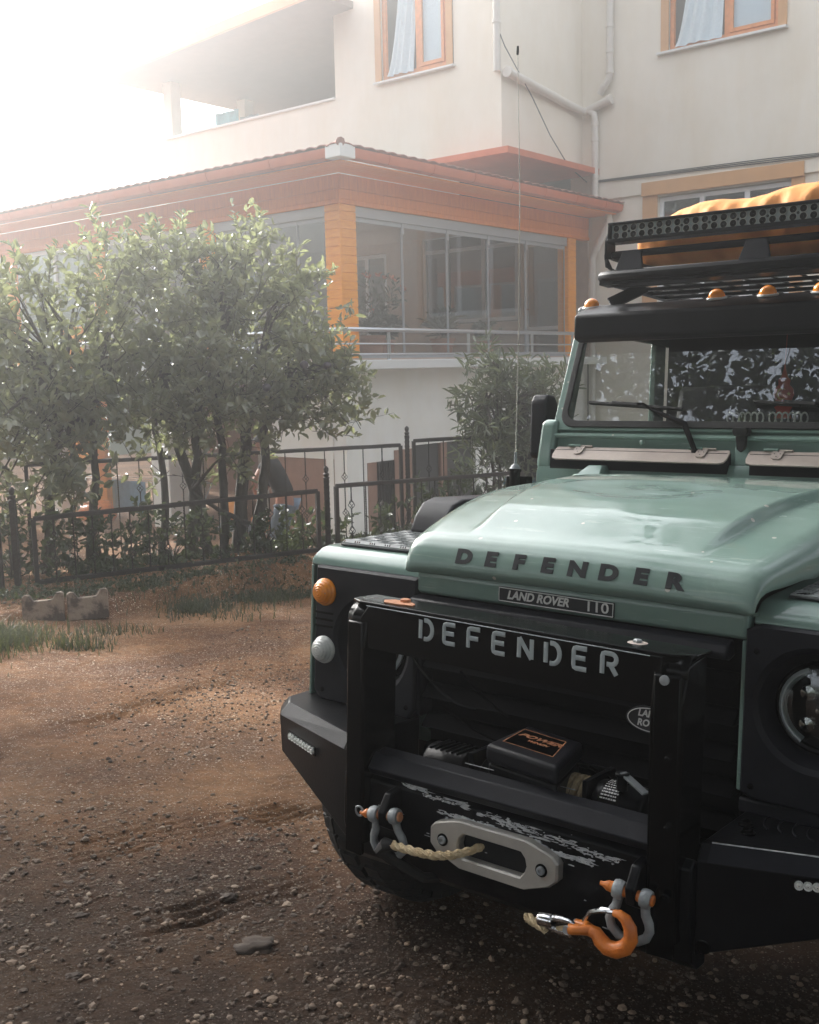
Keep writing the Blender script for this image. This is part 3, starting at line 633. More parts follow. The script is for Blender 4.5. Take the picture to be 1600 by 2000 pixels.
rings = [[(x, -.297, z) for x, z in O], [(x, -.318, z) for x, z in O], [(x, -.323, z) for x, z in O2], [(x, -.323, z) for x, z in I2], [(x, -.317, z) for x, z in I], [(x, -.297, z) for x, z in I]]
fl = B().add([p_ for r_ in rings for p_ in r_], [(i * n + k, i * n + (k + 1) % n, (i + 1) * n + (k + 1) % n, (i + 1) * n + k) for i in range(5) for k in range(n)]).build('fairlead', 'alu', V, ang=22)
B().box((-.082, -.2985, zc - .032), (.082, -.2970, zc + .020)).build('fairlead_slot', 'cabin', fl)
for sx in (-1, 1):
    B().lathe([(.0145, 0), (.0145, -.0012), (.0095, -.0014)], (sx * .130, -.3235, zc - .003), (0, 1, 0), 24).build('bolt_recess', 'gloss', fl)
    B().lathe([(.0095, -.001), (.0095, -.006), (.0085, -.0075), (.0045, -.0075), (.004, -.004), (.0005, -.004)], (sx * .130, -.3235, zc - .003), (0, 1, 0), 18, cap=False).build('bolt', 'steel', fl)
# winch
wn = B()
wn.lathe([(.05, 0), (.05, .25)], (-.14, -.12, .672), (1, 0, 0), 24)
wn.lathe([(.030, 0), (.062, .004), (.064, .02), (.064, .105), (.055, .12), (.04, .125)], (.165, -.13, .675), (1, 0, 0), 28)
wn.lathe([(.05, 0), (.056, .01), (.056, .12), (.04, .13)], (-.31, -.12, .672), (1, 0, 0), 28)
wn.box((-.155, -.19, .615), (-.140, -.05, .745)); wn.box((.150, -.19, .615), (.164, -.05, .745))
wn.bar((-.15, -.07, .74), (.16, -.07, .74), .012); wn.bar((-.15, -.18, .615), (.16, -.18, .615), .014)
for k in range(6): wn.box((-.275 + k * .016, -.185, .7285), (-.268 + k * .016, -.10, .7345))
wn.lathe([(.012, 0), (.012, .03), (.016, .032), (.016, .04)], (.235, -.165, .735), (0, 0, 1), 14)
wo = wn.build('winch', 'black', V, bevel=.002)
B().bar((.235, -.165, .775), (.30, -.185, .748), .020, .005).build('clutch_lever', 'steel', wo, bevel=.001)
wl = B()
wl.grid(lambda u, v: (lerp(.185, .235, u), -.13 + .0650 * sin(rad(lerp(-60, 10, v))), .675 + .0650 * cos(rad(lerp(-60, 10, v)))), 2, 12); wl.build('winch_label', 'gloss', wo)
wt = B()
for i in range(9):
    a = rad(-54 + i * 7); lx = .190
    while lx < .228:
        ww = random.uniform(.002, .007); wt.grid(lambda u, v: (lx + ww * u, -.13 + .0656 * sin(a + v * .055), .675 + .0656 * cos(a + v * .055)), 1, 1); lx += ww + .0016
wt.build('label_print', 'badge', wo, smooth=False)
dr = B()
for k in range(13): dr.lathe([(.055, 0), (.0605, .004), (.0605, .011), (.055, .0155)], (-.10 + k * .0185, -.12, .672), (1, .06, 0), 20)
dr.build('rope_drum', 'rope', wo)
bx = B().prism([(-.088, -.222), (.128, -.262), (.075, -.045), (-.102, -.005)], 0, 'z', .742, .786).build('control_box', 'abs', V, bevel=.012, seg=3)
B().prism([(-.082, -.216), (.121, -.254), (.070, -.05), (-.096, -.011)], 0, 'z', .690, .7415).build('box_base', 'black', bx, bevel=.006)
P4 = [(-.066, -.178), (.083, -.206), (.046, -.078), (-.084, -.050)]
lb = B().prism(P4, 0, 'z', .7863, .7870).build('label', 'gloss', bx, smooth=False)
bl = B()
for i in range(4): bl.bar((*P4[i],   .7874), (*P4[(i + 1) % 4],   .7874), .0022, .0006)
bl.build('label_border', 'rust', lb, smooth=False)
put(textmesh('POWER', .030, .0003, .0010, .1, 1.25), frame(Vector((-.004, -.108,   .7874)), (1, -.19, 0), (-.1, 1, 0)), 'label_lettering', 'rust', lb)
put(textmesh('WINCH', .015, .0003, .0006, .1, 1.2), frame(Vector((.004, -.138,   .7874)), (1, -.19, 0), (-.1, 1, 0)), 'label_lettering', 'rust', lb)
# cables hanging about the winch
def sag(a, b_, s_, n=10): return [Vector(a).lerp(Vector(b_), i / n) + Vector((0, 0, -s_ * 4 * (i / n) * (1 - i / n))) for i in range(n + 1)]
for a_, b_, q_ in (((-.33, -.05, .80), (-.12, -.05, .74), .015), ((-.40, -.10, .93), (-.25, -.02, .80), .03), ((.12, -.1, .75), (.33, -.06, .74), .02), ((-.28, -.05, .90), (-.15, -.02, .80), .01)):
    B().tube(sag(a_, b_, q_), .0032, 6).build('winch_cable', 'gloss', V)
# ------------------------------------------------------------------ bulkhead, windscreen
bk = B()
bk.prism([(1.085, 1.18), (1.085, 1.395), (1.112, 1.44), (1.175, 1.44), (1.175, 1.18)], 0, 'x', -.742, .742)
bk.prism([(1.128, 1.44), (1.140, 1.50), (1.155, 1.548), (1.20, 1.548), (1.20, 1.44)], 0, 'x', -.745, .745)
bk.prism([(1.112, 1.4395), (1.122, 1.50), (1.128, 1.50), (1.128, 1.4395)], 0, 'x', -.022, .022)
bk.build('bulkhead', 'paint', V, bevel=.008, seg=3)
B().tube([(-.70, 1.128, 1.527), (.70, 1.128, 1.527)], .009, 8).build('bulkhead_seam', 'paint', V)
for sx in (-1, 1):
    B().prism([(1.10, 1.395), (1.095, 1.43), (1.125, 1.575), (1.16, 1.59), (1.175, 1.42)], 0, 'x', sx * .688, sx * .752).build('windscreen_hinge_post', 'paint', V, bevel=.014, seg=3)
    xa, xb = sx * .036, sx * .692
    B().box((min(xa, xb), 1.0935, 1.398), (max(xa, xb), 1.1265, 1.478)).build('vent_opening', 'cabin', V, bevel=.002)
    xs_ = (sx * .030, sx * .672); xl, xh = min(xs_), max(xs_); r = .022
    f = B(); th = .006
    pl = [(xl + r, 0), (xh - r, 0), (xh - .006, .006), (xh, r), (xh, .050), (xh - .005, .058), (xl + .005, .058), (xl, .050), (xl, r), (xl + .006, .006)]
    low_, hi_ = Vector((0, 1.058, 1.440)), Vector((0, 1.112, 1.483)); dv = (hi_ - low_).normalized(); nn = Vector((0, -dv.z, dv.y))
    L_ = (hi_ - low_).length
    pts = [Vector((x, 0, 0)) + low_ + dv * (q / .058 * L_) for x, q in pl]
    n_ = len(pts); f.add([p_ for p_ in pts] + [p_ + nn * th for p_ in pts], [tuple(range(n_)), tuple(range(2 * n_ - 1, n_ - 1, -1))] + [(i, i + n_, (i + 1) % n_ + n_, (i + 1) % n_) for i in range(n_)])
    fo_ = f.build('vent_flap', 'flap', V, bevel=.0015)
    for hxx in (.125, .575):
        hg = B(); c = hi_ + nn * .008; w_ = .030
        pp = [(-w_ * .6, 0), (w_ * .6, 0), (w_ * .55, -.036), (w_ * .3, -.043), (-w_ * .3, -.043), (-w_ * .55, -.036)]
        q = [Vector((sx * hxx + x, 0, 0)) + c + dv * y for x, y in pp]; k_ = len(q)
        hg.add(q + [p_ + nn * .003 for p_ in q], [tuple(range(k_)), tuple(range(2 * k_ - 1, k_ - 1, -1))] + [(i, i + k_, (i + 1) % k_ + k_, (i + 1) % k_) for i in range(k_)])
        hg.tube([(sx * hxx - .045, 1.106, 1.490), (sx * hxx + .045, 1.106, 1.490)], .004, 8)
        ho = hg.build('flap_hinge', 'flap', fo_)
        B().tube([(sx * hxx - .048, 1.104, 1.492), (sx * hxx + .0, 1.104, 1.492)], .0048, 8).build('hinge_pin', 'paint', ho)
        hd = B()
        for (x, y) in ((0, -.008), (-.009, -.018), (.009, -.018), (0, -.032)): hd.lathe([(.0022, 0), (.0022, .0008)], Vector((sx * hxx + x, 0, 0)) + c + dv * y + nn * .003, nn, 8)
        hd.build('rivet', 'lett', ho)
    B().lathe([(.010, 0), (.009, .004), (.004, .007)], (sx * .35, 1.124, 1.508), (0, -1, .1), 12).build('wiper_spindle_cap', 'paint', V)
B().prism([(-.02, 1.535), (.02, 1.535), (.026, 1.55), (.022, 1.562), (-.022, 1.562), (-.026, 1.55)], 0, 'y', 1.095, 1.135).build('screen_buffer', 'rubber', V, bevel=.003)
B().prism([(-.018, 1.535), (.018, 1.535), (.012, 1.492), (.0, 1.482), (-.012, 1.492)], 0, 'y', 1.105, 1.128).build('screen_buffer', 'rubber', V, bevel=.002)
# windscreen frame: plane leaning back
W0, W1 = Vector((0, 1.150, 1.548)), Vector((0, 1.318, 1.965)); wd = (W1 - W0); wl_ = wd.length; wd = wd / wl_; wn_ = Vector((0, -wd.z, wd.y))
def wp(x, s_, o_=0.): return W0 + Vector((x, 0, 0)) + wd * s_ + wn_ * o_
fr = B()
def rr(hx_, s0, s1, r, n=6):
    P_ = []
    for cx, cs, a0 in ((hx_ - r, s1 - r, 0), (-hx_ + r, s1 - r, 90), (-hx_ + r, s0 + r, 180), (hx_ - r, s0 + r, 270)):
        P_ += [(cx + r * cos(rad(a0 + 90 * i / n)), cs + r * sin(rad(a0 + 90 * i / n))) for i in range(n + 1)]
    return P_
def ringmesh(outer, inner, o0, o1):
    n = len(outer); b_ = B(); R_ = [[wp(x, s_, o0) for x, s_ in outer], [wp(x, s_, o1) for x, s_ in outer], [wp(x, s_, o1) for x, s_ in inner], [wp(x, s_, o0) for x, s_ in inner]]
    return b_.add([p_ for r_ in R_ for p_ in r_], [(i * n + k, i * n + (k + 1) % n, ((i + 1) % 4) * n + (k + 1) % n, ((i + 1) % 4) * n + k) for i in range(4) for k in range(n)])
ringmesh(rr(.712, -.005, wl_, .02), rr(.675, .012, wl_ - .03, .05), -.03, .012).build('windscreen_frame', 'paint', V, bevel=.004)
ringmesh(rr(.684, .004, wl_ - .022, .055), rr(.660, .030, wl_ - .045, .045), .0125, .020).build('windscreen_seal', 'rubber', V, bevel=.003)
ws = B().add([wp(x, s_, .014) for x, s_ in rr(.664, .026, wl_ - .04, .05)], [tuple(range(28))]).build('windscreen', 'screen', V, smooth=False)
# wipers
for x0, xm, x1, bx0, bx1 in ((-.150, -.32, -.432, -.575, -.215), (.46, .26, .17, .02, .38)):
    wm = B(); wm.lathe([(.012, 0), (.012, .02), (.006, .024)], (x0, 1.118, 1.478), (0, -1, .2), 12)
    pv = Vector((x0, 1.098, 1.485)); el = wp(x0 - .05, .012, .035); mid = wp(xm, .062, .036)
    wm.tube([pv, el, mid], [.009, .011, .006], 8); wm.tube([mid, wp(xm - .045, .085, .034), wp(x1, .085, .033)], [.006, .006, .008], 8)
    wo_ = wm.build('wiper_arm', 'gloss', V)
    wb = B(); wb.bar(wp(bx0, .094, .030), wp(bx1, .068, .030), .010, .016, up=wn_); wb.bar(wp(x1 - .05, .090, .036), wp(x1 + .05, .082, .036), .012, .014, up=wn_); wb.build('wiper_blade', 'rubber', wo_, bevel=.002)
# cab
c = B()
for sx in (-1, 1):
    x0, x1 = sorted((sx * .700, sx * .728))
    c.box((x0, 1.20, .75), (x1, 4.35, 1.50)); c.box((x0, 1.33, 1.93), (x1, 4.35, 2.0)); c.box((x0, 1.98, 1.50), (x1, 2.08, 1.93)); c.box((x0, 3.0, 1.50), (x1, 4.35, 1.93))
    c.add([(x0, 1.20, 1.50), (x1, 1.20, 1.50), (x1, 1.25, 1.50), (x0, 1.25, 1.50), (x0, 1.33, 1.93), (x1, 1.33, 1.93), (x1, 1.38, 1.93), (x0, 1.38, 1.93)], [(0, 3, 2, 1), (4, 5, 6, 7), (0, 1, 5, 4), (1, 2, 6, 5), (2, 3, 7, 6), (3, 0, 4, 7)])
c.box((-.699, 4.32, .75), (.699, 4.35, 2.0))
c.build('cab_body', 'paint', V, bevel=.006)
B().box((-.698, 1.21, .62), (.698, 4.31, .70)).build('cab_floor', 'cabin', V)
B().box((-.698, 2.10, .70), (.698, 2.14, 1.97)).build('cab_partition', 'cabin', V)
ins = B()
for sx in (-1, 1):
    x0, x1 = sorted((sx * .690, sx * .699)); ins.box((x0, 1.21, .9), (x1, 2.09, 1.52))
ins.build('door_lining', 'cabin', V)
B().prism([(1.22, 1.30), (1.22, 1.50), (1.30, 1.52), (1.42, 1.46), (1.42, 1.30)], 0, 'x', -.69, .69).build('dashboard', 'cabin', V, bevel=.01)
for x in (-.36, .36):
    s_ = B().prism([(1.72, 1.10), (1.95, 1.12), (2.05, 1.72), (1.96, 1.76), (1.86, 1.25), (1.55, 1.22), (1.55, 1.10)], 0, 'x', x - .23, x + .23).build('seat', 'seat', V, bevel=.03, seg=3)
    B().prism([(1.97, 1.74), (2.05, 1.74), (2.07, 1.88), (2.0, 1.90)], 0, 'x', x - .12, x + .12).build('headrest', 'seat', s_, bevel=.02)
sw = B(); sw.tube([(.36 + .19 * cos(a), 1.48 + .10 * sin(a), 1.50 + .16 * sin(a)) for a in [2 * pi * k / 28 for k in range(29)]], .013, 8); sw.bar((.18, 1.48, 1.50), (.54, 1.48, 1.50), .03, .02); sw.build('steering_wheel', 'seat', V)
# roof with visor and amber lamps
rf = B()
rf.prism([(1.235, 1.865), (1.195, 1.880), (1.195, 1.965), (1.235, 1.985), (1.32, 2.012), (1.45, 2.03), (1.45, 1.985), (1.33, 1.972), (1.30, 1.915)], 0, 'x', -.672, .672)
rf.build('roof_visor', 'black', V, bevel=.012, seg=3)
B().prism([(1.33, 1.985), (1.33, 2.015), (1.47, 2.034), (4.36, 2.05), (4.36, 1.985)], 0, 'x', -.735, .735).build('roof', 'dark_grey', V, bevel=.02, seg=3)
for x in (-.668, -.177, 0, .177, .668):
    y = 1.325 if abs(x) > .5 else 1.30; z = 2.018 if abs(x) < .5 else 2.018
    lo = B().lathe([(.034, -.002), (.036, .002), (.033, .006)], (x, y, z - .010), (0, -.25, 1), 20).build('roof_lamp', 'badge', V)
    B().ball((x, y, z - .004), .030, 8, (1.0, .85, .95)).build('lamp_lens', 'lensO', lo)
# mirror on its arm
for sx in (-1, 1):
    mr = B().prism([(1.30, 1.455), (1.315, 1.44), (1.375, 1.44), (1.40, 1.47), (1.395, 1.655), (1.37, 1.685), (1.32, 1.687), (1.30, 1.66)], 0, 'x', sx * .835, sx * .905).build('door_mirror', 'abs', V, bevel=.02, seg=3)
    B().tube([(sx * .75, 1.22, 1.36), (sx * .82, 1.30, 1.40), (sx * .87, 1.34, 1.46)], .013, 8).build('mirror_arm', 'gloss', mr)
# antenna, air box, bonnet hinge
an = B(); an.lathe([(.020, 0), (.020, .10), (.024, .102), (.024, .110), (.010, .112)], (-.835, 1.09, 1.29), (0, 0, 1), 16)
an.lathe([(.017, -.10), (.019, -.09), (.019, -.02), (.022, -.018), (.022, .0)], (-.835, 1.09, 1.29), (0, 0, 1), 16)
ao = an.build('antenna_base', 'gloss', V)
B().lathe([(.021, 0), (.014, .012), (.006, .018), (.005, .06), (.003, .062)], (-.835, 1.09, 1.402), (0, 0, 1), 12).build('antenna_cap', 'steel', ao)
B().tube([(-.835, 1.09, 1.45), (-.835, 1.085, 1.9), (-.84, 1.07, 2.4), (-.85, 1.04, 2.91)], [.0028, .0022, .0018, .0014], 6).build('antenna_whip', 'alu', ao)
B().lathe([(.004, 0), (.005, .01), (.004, .03)], (-.849, 1.04, 2.88), (0, 0, 1), 8).build('antenna_tip', 'gloss', ao)
B().box((-.89, 1.115, 1.18), (-.80, 1.16, 1.375)).build('antenna_bracket', 'gloss', V, bevel=.004)
B().prism([(.40, 1.192), (.425, 1.245), (.465, 1.287), (.52, 1.304), (.80, 1.312), (.84, 1.295), (.85, 1.192)], 0, 'x', -.80, -.665).build('wing_air_intake', 'abs', V, bevel=.014, seg=4)
for sx in (-1, 1):
    hb = B(); hb.hexa([(sx * .49 - .045, 1.0, 1.392), (sx * .49 + .045, 1.0, 1.392), (sx * .49 + .045, 1.09, 1.392), (sx * .49 - .045, 1.09, 1.392)], [(sx * .49 - .022, 1.045, 1.425), (sx * .49 + .032, 1.045, 1.425), (sx * .49 + .032, 1.085, 1.427), (sx * .49 - .022, 1.085, 1.427)])
    hb.hexa([(sx * .49 - .055, .985, 1.386), (sx * .49 + .05, .985, 1.386), (sx * .49 + .05, 1.0, 1.386), (sx * .49 - .055, 1.0, 1.386)], [(sx * .49 - .045, .99, 1.394), (sx * .49 + .045, .99, 1.394), (sx * .49 + .045, 1.0, 1.396), (sx * .49 - .045, 1.0, 1.396)])
    hb.build('bonnet_hinge', 'paint', V, bevel=.004)
# wheels
def wheel(x, y):
    n = 72; R = .425; xs = [(-.128, .22), (-.135, .30), (-.133, .36), (-.118, .405), (-.10, R - .006), (.10, R - .006), (.118, .405), (.133, .36), (.135, .30), (.128, .22)]
    t = B().lathe([(r, h) for h, r in xs], (x, y, .425), (1, 0, 0), n, cap=False)
    for k in range(44):
        for s_, off in ((-1, 0), (1, .5)):
            a = 2 * pi * (k + off) / 44; ca, sa = cos(a), sin(a); r0, r1 = R - .012, R + .008
            for (h0, h1, sh) in ((.012, .062, 0), (.070, .128, .02)):
                w_ = .021 if h0 < .05 else .026
                pts = []
                for rr_ in (r0, r1):
                    for hh, aa in ((h0, a - w_ / R), (h1, a - w_ / R + sh), (h1, a + w_ / R + sh), (h0, a + w_ / R)):
                        q = rr_ - (.028 if hh > .12 else 0); pts.append((x + s_ * hh, y + q * cos(aa), .425 + q * sin(aa)))
                t.add(pts, [(0, 3, 2, 1), (4, 5, 6, 7), (0, 1, 5, 4), (1, 2, 6, 5), (2, 3, 7, 6), (3, 0, 4, 7)])
    t = t.build('wheel', 'rubber', V, ang=30)
    B().lathe([(.222, -.12), (.215, -.10), (.20, -.02), (.17, .02), (.08, .03), (.07, .06), (.001, .06)], (x, y, .425), (1 if x > 0 else -1, 0, 0), 36, cap=False).build('rim', 'black', t)
for x in (-.80, .80):
    wheel(x, .56); wheel(x, 3.35)
B().lathe([(.05, -.7), (.05, .7)], (0, .56, .42), (1, 0, 0), 16).build('front_axle', 'black', V)
B().box((-.44, .06, .46), (.44, 1.08, .60)).build('chassis', 'cabin', V)
B().box((-.67, 1.2, .52), (.67, 4.2, .62)).build('chassis', 'cabin', V)
for sx in (-1, 1): B().tube([(sx * .47, .06 + .0, .80)] + [(sx * .86, .55 + .55 * cos(rad(a)), .42 + .52 * sin(rad(a))) for a in range(30, 165, 12)], .016, 6).build('wheel_arch_trim', 'rubber', V)
# roof rack
rk = B()
fy = 1.19
rk.tube([(-.575, 1.34, 2.095), (-.572, 1.26, 2.093), (-.555, fy, 2.092), (-.50, fy - .03, 2.090), (.50, fy - .03, 2.090), (.555, fy, 2.092), (.575, 1.26, 2.093), (.575, 3.9, 2.11), (-.575, 3.9, 2.11), (-.575, 1.34, 2.095)], .020, 10)
rk.tube([(-.555, 1.34, 2.175), (-.55, 1.25, 2.172), (-.52, fy, 2.168), (.52, fy, 2.168), (.55, 1.25, 2.172), (.555, 3.9, 2.19), (-.555, 3.9, 2.19), (-.555, 1.34, 2.175)], .013, 8)
for k in range(22): rk.box((-.565, 1.25 + k * .12, 2.082), (.565, 1.27 + k * .12, 2.094))
for k in range(12): rk.box((-.55 + k * .1, 1.20, 2.094), (-.54 + k * .1, 3.9, 2.100))
rk.box((-.56, fy - .02, 2.062), (.56, fy + .05, 2.083))
ro = rk.build('roof_rack', 'black', V, bevel=.001)
for x in (-.44, .0, .44):
    B().hexa([(x - .055, fy - .04, 2.100), (x + .055, fy - .04, 2.100), (x + .055, fy - .028, 2.100), (x - .055, fy - .028, 2.100)], [(x - .035, fy - .020, 2.175), (x + .035, fy - .020, 2.175), (x + .035, fy - .008, 2.175), (x - .035, fy - .008, 2.175)]).build('rack_clamp', 'abs', ro, bevel=.004)
for sx in (-1, 1):
    for y in (1.36, 1.95, 2.8, 3.6):
        B().bar((sx * .60, y - .02, 2.02), (sx * .50, y + .06, 2.085), .045, .012, up=(0, 1, 0)).build('rack_foot', 'black', ro)
# light bar
lbx0, lbx1, ly = -.530, .66, 1.16
hb = B(); hb.box((lbx0, ly, 2.266), (lbx1, ly + .055, 2.276)); hb.box((lbx0, ly, 2.206), (lbx1, ly + .055, 2.219)); hb.box((lbx0, ly, 2.219), (lbx0 + .012, ly + .055, 2.266)); hb.box((lbx1 - .012, ly, 2.219), (lbx1, ly + .055, 2.266)); hb.box((lbx0 + .012, ly + .03, 2.219), (lbx1 - .012, ly + .055, 2.266))
LB = hb.build('light_bar', 'gloss', V, bevel=.002)
pn = B(); led = B()
pn.box((lbx0 + .012, ly + .012, 2.219), (lbx1 - .012, ly + .020, 2.266)); pn.build('reflector_panel', 'stencil', LB)
nl = 36; ring = B()
for i in range(nl):
    x = lbx0 + .03 + i * (lbx1 - lbx0 - .06) / (nl - 1)
    for z in (2.2305, 2.2545):
        led.lathe([(.0112, -.0022), (.008, -.0012), (.004, -.0006), (.0008, -.0004)], (x, ly + .0115, z), (0, 1, 0), 14, cap=False)
        ring.lathe([(.0122, .0005), (.0122, -.0032), (.0112, -.0032), (.0112, -.0005)], (x, ly + .0115, z), (0, 1, 0), 14, cap=False)
    if i % 3 == 1: led.lathe([(.0045, -.0012), (.001, -.0012)], (x + .016, ly + .0105, 2.2425), (0, 1, 0), 8, cap=False)
led.build('led_cup', 'gloss', LB); ring.build('led_ring', 'alu', LB)
for x in (lbx0 - .004, lbx1 + .004): B().prism([(ly + .0, 2.215), (ly + .05, 2.285), (ly + .06, 2.28), (ly + .07, 2.16), (ly + .0, 2.15)], 0, 'x', x - .004, x + .004).build('bar_bracket', 'black', LB)
lc = B()
for k in range(3): lc.tube([(-.55, ly + .03, 2.17), (-.545 + .012 * k, ly + .03, 2.13 - .008 * k), (-.50 + .012 * k, ly + .05, 2.105 - .004 * k), (-.44, ly + .10, 2.11)], .0045, 6)
lc.build('lamp_cable', 'rubber', LB)
for c_ in V.children_recursive:     # the nose sits slightly down on the driver side
    if c_.type == 'MESH' and not c_.name.startswith(('wheel', 'rim')):
        for v_ in c_.data.vertices:
            if c_.name.startswith(('front_wing', 'tread_plate', 'raised_lug', 'border_strip', 'strip_groove')) and v_.co.z > 1.13: v_.co.z += (-.020 + .056 * v_.co.y) * min(1, (v_.co.z - 1.13) / .03)
            if v_.co.y < .95: v_.co.z -= .014 * v_.co.x * min(1, (.95 - v_.co.y) / .6)
# ------------------------------------------------------------------ loose things on the vehicle
def blob(u, v):    # bundle under the tarp
    a = v * 2 * pi; x = lerp(-.60, .80, u); y0 = 1.66; hw = .30 * (sin(pi * min(max(u, .001), .999)) ** .22)
    top = prof([(0, .0), (.05, .022), (.14, .045), (.3, .055), (.45, .070), (.7, .085), (1, .09)], u)
    fold = (.007 * sin(u * 47 + 4 * sin(v * 7 + u * 5)) + .004 * sin(u * 120 + 9 * v)) * (.25 + .75 * (sin(a) < .5)) * (.4 + .6 * abs(cos(a + 1))) + .03 * noise.noise(Vector((u * 7, v * 6, 0)))
    return (x, y0 + (hw + fold) * cos(a) * 1.0, 2.245 + top * .5 + (top + .085 + fold) * sin(a) * (1 if sin(a) > 0 else .75))
tb = B().grid(blob, 110, 64)
tp = tb.build('tarp_bundle', 'tarp', None, ang=0); tp.matrix_world = CAR
tag(tp, 'orange tarpaulin bundle tied down on the roof rack behind the light bar', 'tarpaulin')
ts = B(); ts.tube([(-.56, 1.60, 2.27), (-.57, 1.50, 2.295), (-.585, 1.44, 2.285), (-.61, 1.40, 2.31)], [.02, .018, .012, .006], 8); ts.build('tied_corner', 'tarp', tp)
# shackles
def shackle(x, lean, label, pin):
    R_ = root('bow_shackle', CAR @ Matrix.Translation((x, -.345, .604 if x < 0 else .590)) @ Matrix.Rotation(rad(6), 4, 'Z') @ Matrix.Scale(.92, 4) @ Matrix.Rotation(lean, 4, 'Y') @ Matrix.Rotation(rad(8), 4, 'X'), label, 'shackle', 'shackles hanging from the bumper lugs')
    b_ = B(); r = .0105
    pts = [(-.031, 0, .0), (-.031, 0, -.022), (-.034, 0, -.040), (-.043, 0, -.058), (-.046, 0, -.075), (-.040, 0, -.094), (-.022, 0, -.109), (0, 0, -.114), (.022, 0, -.109), (.040, 0, -.094), (.046, 0, -.075), (.043, 0, -.058), (.034, 0, -.040), (.031, 0, -.022), (.031, 0, 0)]
    b_.tube(pts, [.0125, .0105] + [r] * 11 + [.0105, .0125], 14)
    for s_ in (-1, 1): b_.lathe([(.008, -.012), (.019, -.0115), (.0215, -.004), (.0215, .004), (.019, .0115), (.008, .012)], (s_ * .031, 0, 0), (1, 0, 0), 20)
    b_.build('bow', 'steel', R_, ang=50)
    B().lathe([(.010, -.052), (.0125, -.050), (.0125, .047), (.010, .049)], (0, 0, 0), (1, 0, 0), 16).build('pin', 'orange' if pin else 'rust', R_)
    q = B(); q.lathe([(.009, 0), (.012, -.006), (.012, -.012), (.006, -.022), (.005, -.03)], (-.045, 0, 0), (1, 0, 0), 12); q.build('pin_head', 'orange', R_)
    if not pin: B().tube([(-.078 + .011 * cos(a), 0, .004 + .013 * sin(a)) for a in [2 * pi * k / 14 for k in range(15)]], .003, 6).build('pin_ring', 'steel', R_)
    return R_
shackle(-.283, rad(-6), 'grey bow shackle with orange pin ring, roped to the fairlead side', 0)
shackle(.352, rad(6), 'grey bow shackle holding the orange tow hook', 1)
# rope
rp = B(); path = [Vector(p) for p in ((-.262, -.352, .543), (-.22, -.358, .545), (-.17, -.362, .548), (-.12, -.362, .553), (-.085, -.350, .560), (-.058, -.325, .568), (-.035, -.29, .578))]
sm = []
for i in range(len(path) - 1):
    for k in range(6): sm.append(path[i].lerp(path[i + 1], k / 6))
sm.append(path[-1])
rp.tube(sm, .0078, 8)
for s_ in range(3):
    rp.tube([p + Vector((0, .0068 * cos(i * .62 + s_ * 2.09), .0068 * sin(i * .62 + s_ * 2.09))) for i, p in enumerate(sm)], .0046, 6)
r_ = rp.build('winch_rope', 'rope'); r_.matrix_world = CAR
tag(r_, 'tan synthetic winch rope running from the fairlead slot to the shackle', 'rope')
slv = B().tube([(-.250, -.353, .543), (-.268, -.356, .540), (-.283, -.352, .524), (-.268, -.340, .505), (-.20, -.300, .462), (-.17, -.20, .44)], [.011, .018, .019, .015, .012, .010], 10).build('rope_sleeve', 'rubber', r_)
# end of the rope with its thimble and hook
e0 = Vector((.108, -.343, .472)); e1 = Vector((.168, -.360, .468)); d_ = (e1 - e0)
t2 = B(); s2 = [e0.lerp(e1, i / 8) for i in range(9)]; t2.tube(s2, .0085, 8)
for s_ in range(3): t2.tube([p + Vector((0, .0072 * cos(i * .8 + s_ * 2.09), .0072 * sin(i * .8 + s_ * 2.09))) for i, p in enumerate(s2)], .005, 6)
t2.tube([(.190, -.362, .474), (.210, -.362, .482), (.228, -.362, .487)], .007, 8); t2.build('rope_end', 'rope', r_)
K = root('tow_hook', CAR @ Matrix.Translation((.278, -.362, .500)) @ Matrix.Rotation(rad(-16), 4, 'Y'), 'bright orange forged hook clipped into the shackle beside the fairlead', 'hook')
hk = B()
hp = [(-.012, .0), (.004, -.006), (.010, -.020), (.022, -.034), (.042, -.040), (.064, -.034), (.080, -.018), (.084, .004), (.078, .022), (.066, .032), (.054, .034)]
hp3 = [Vector((x, 0, z)) for x, z in hp]; hk.tube(hp3, [.012, .014, .016, .0165, .017, .0165, .015, .0135, .012, .0095, .007], 16)
for s_ in (-1, 1): hk.tube([(-.008, 0, 0), (-.024, s_ * .013, .004 - .0), (-.048, s_ * .016, .006)], [.012, .010, .011], 10)
hk.build('hook_body', 'orange', K, ang=50)
B().lathe([(.009, -.024), (.010, -.021), (.006, -.020), (.006, .020), (.010, .021), (.009, .024)], (-.050, 0, .006), (0, 1, 0), 14).build('clevis_pin', 'steel', K)
B().tube([(-.02, 0, .018), (.0, 0, .036), (.03, 0, .040), (.058, 0, .036)], [.004, .005, .006, .005], 8).build('safety_latch', 'chrome', K)
th = B()
for s_ in (-1, 1): th.tube([(-.115, 0, .016 + s_ * .006), (-.085, 0, .010 + s_ * .013), (-.055, 0, .004 + s_ * .013), (-.043, 0, .004 + s_ * .006)], [.007, .008, .007, .005], 10)
th.lathe([(.014, 0), (.015, .004), (.015, .030), (.013, .033)], (-.125, 0, .022), (1, 0, -.15), 14)
th.build('thimble', 'chrome', K)
put(textmesh('FORGED', .012, .0004, .0003), frame(Vector((.046, -.0172, -.037)), (1, 0, .12), (-.12, 0, 1)), 'raised_lettering', 'orange', K)
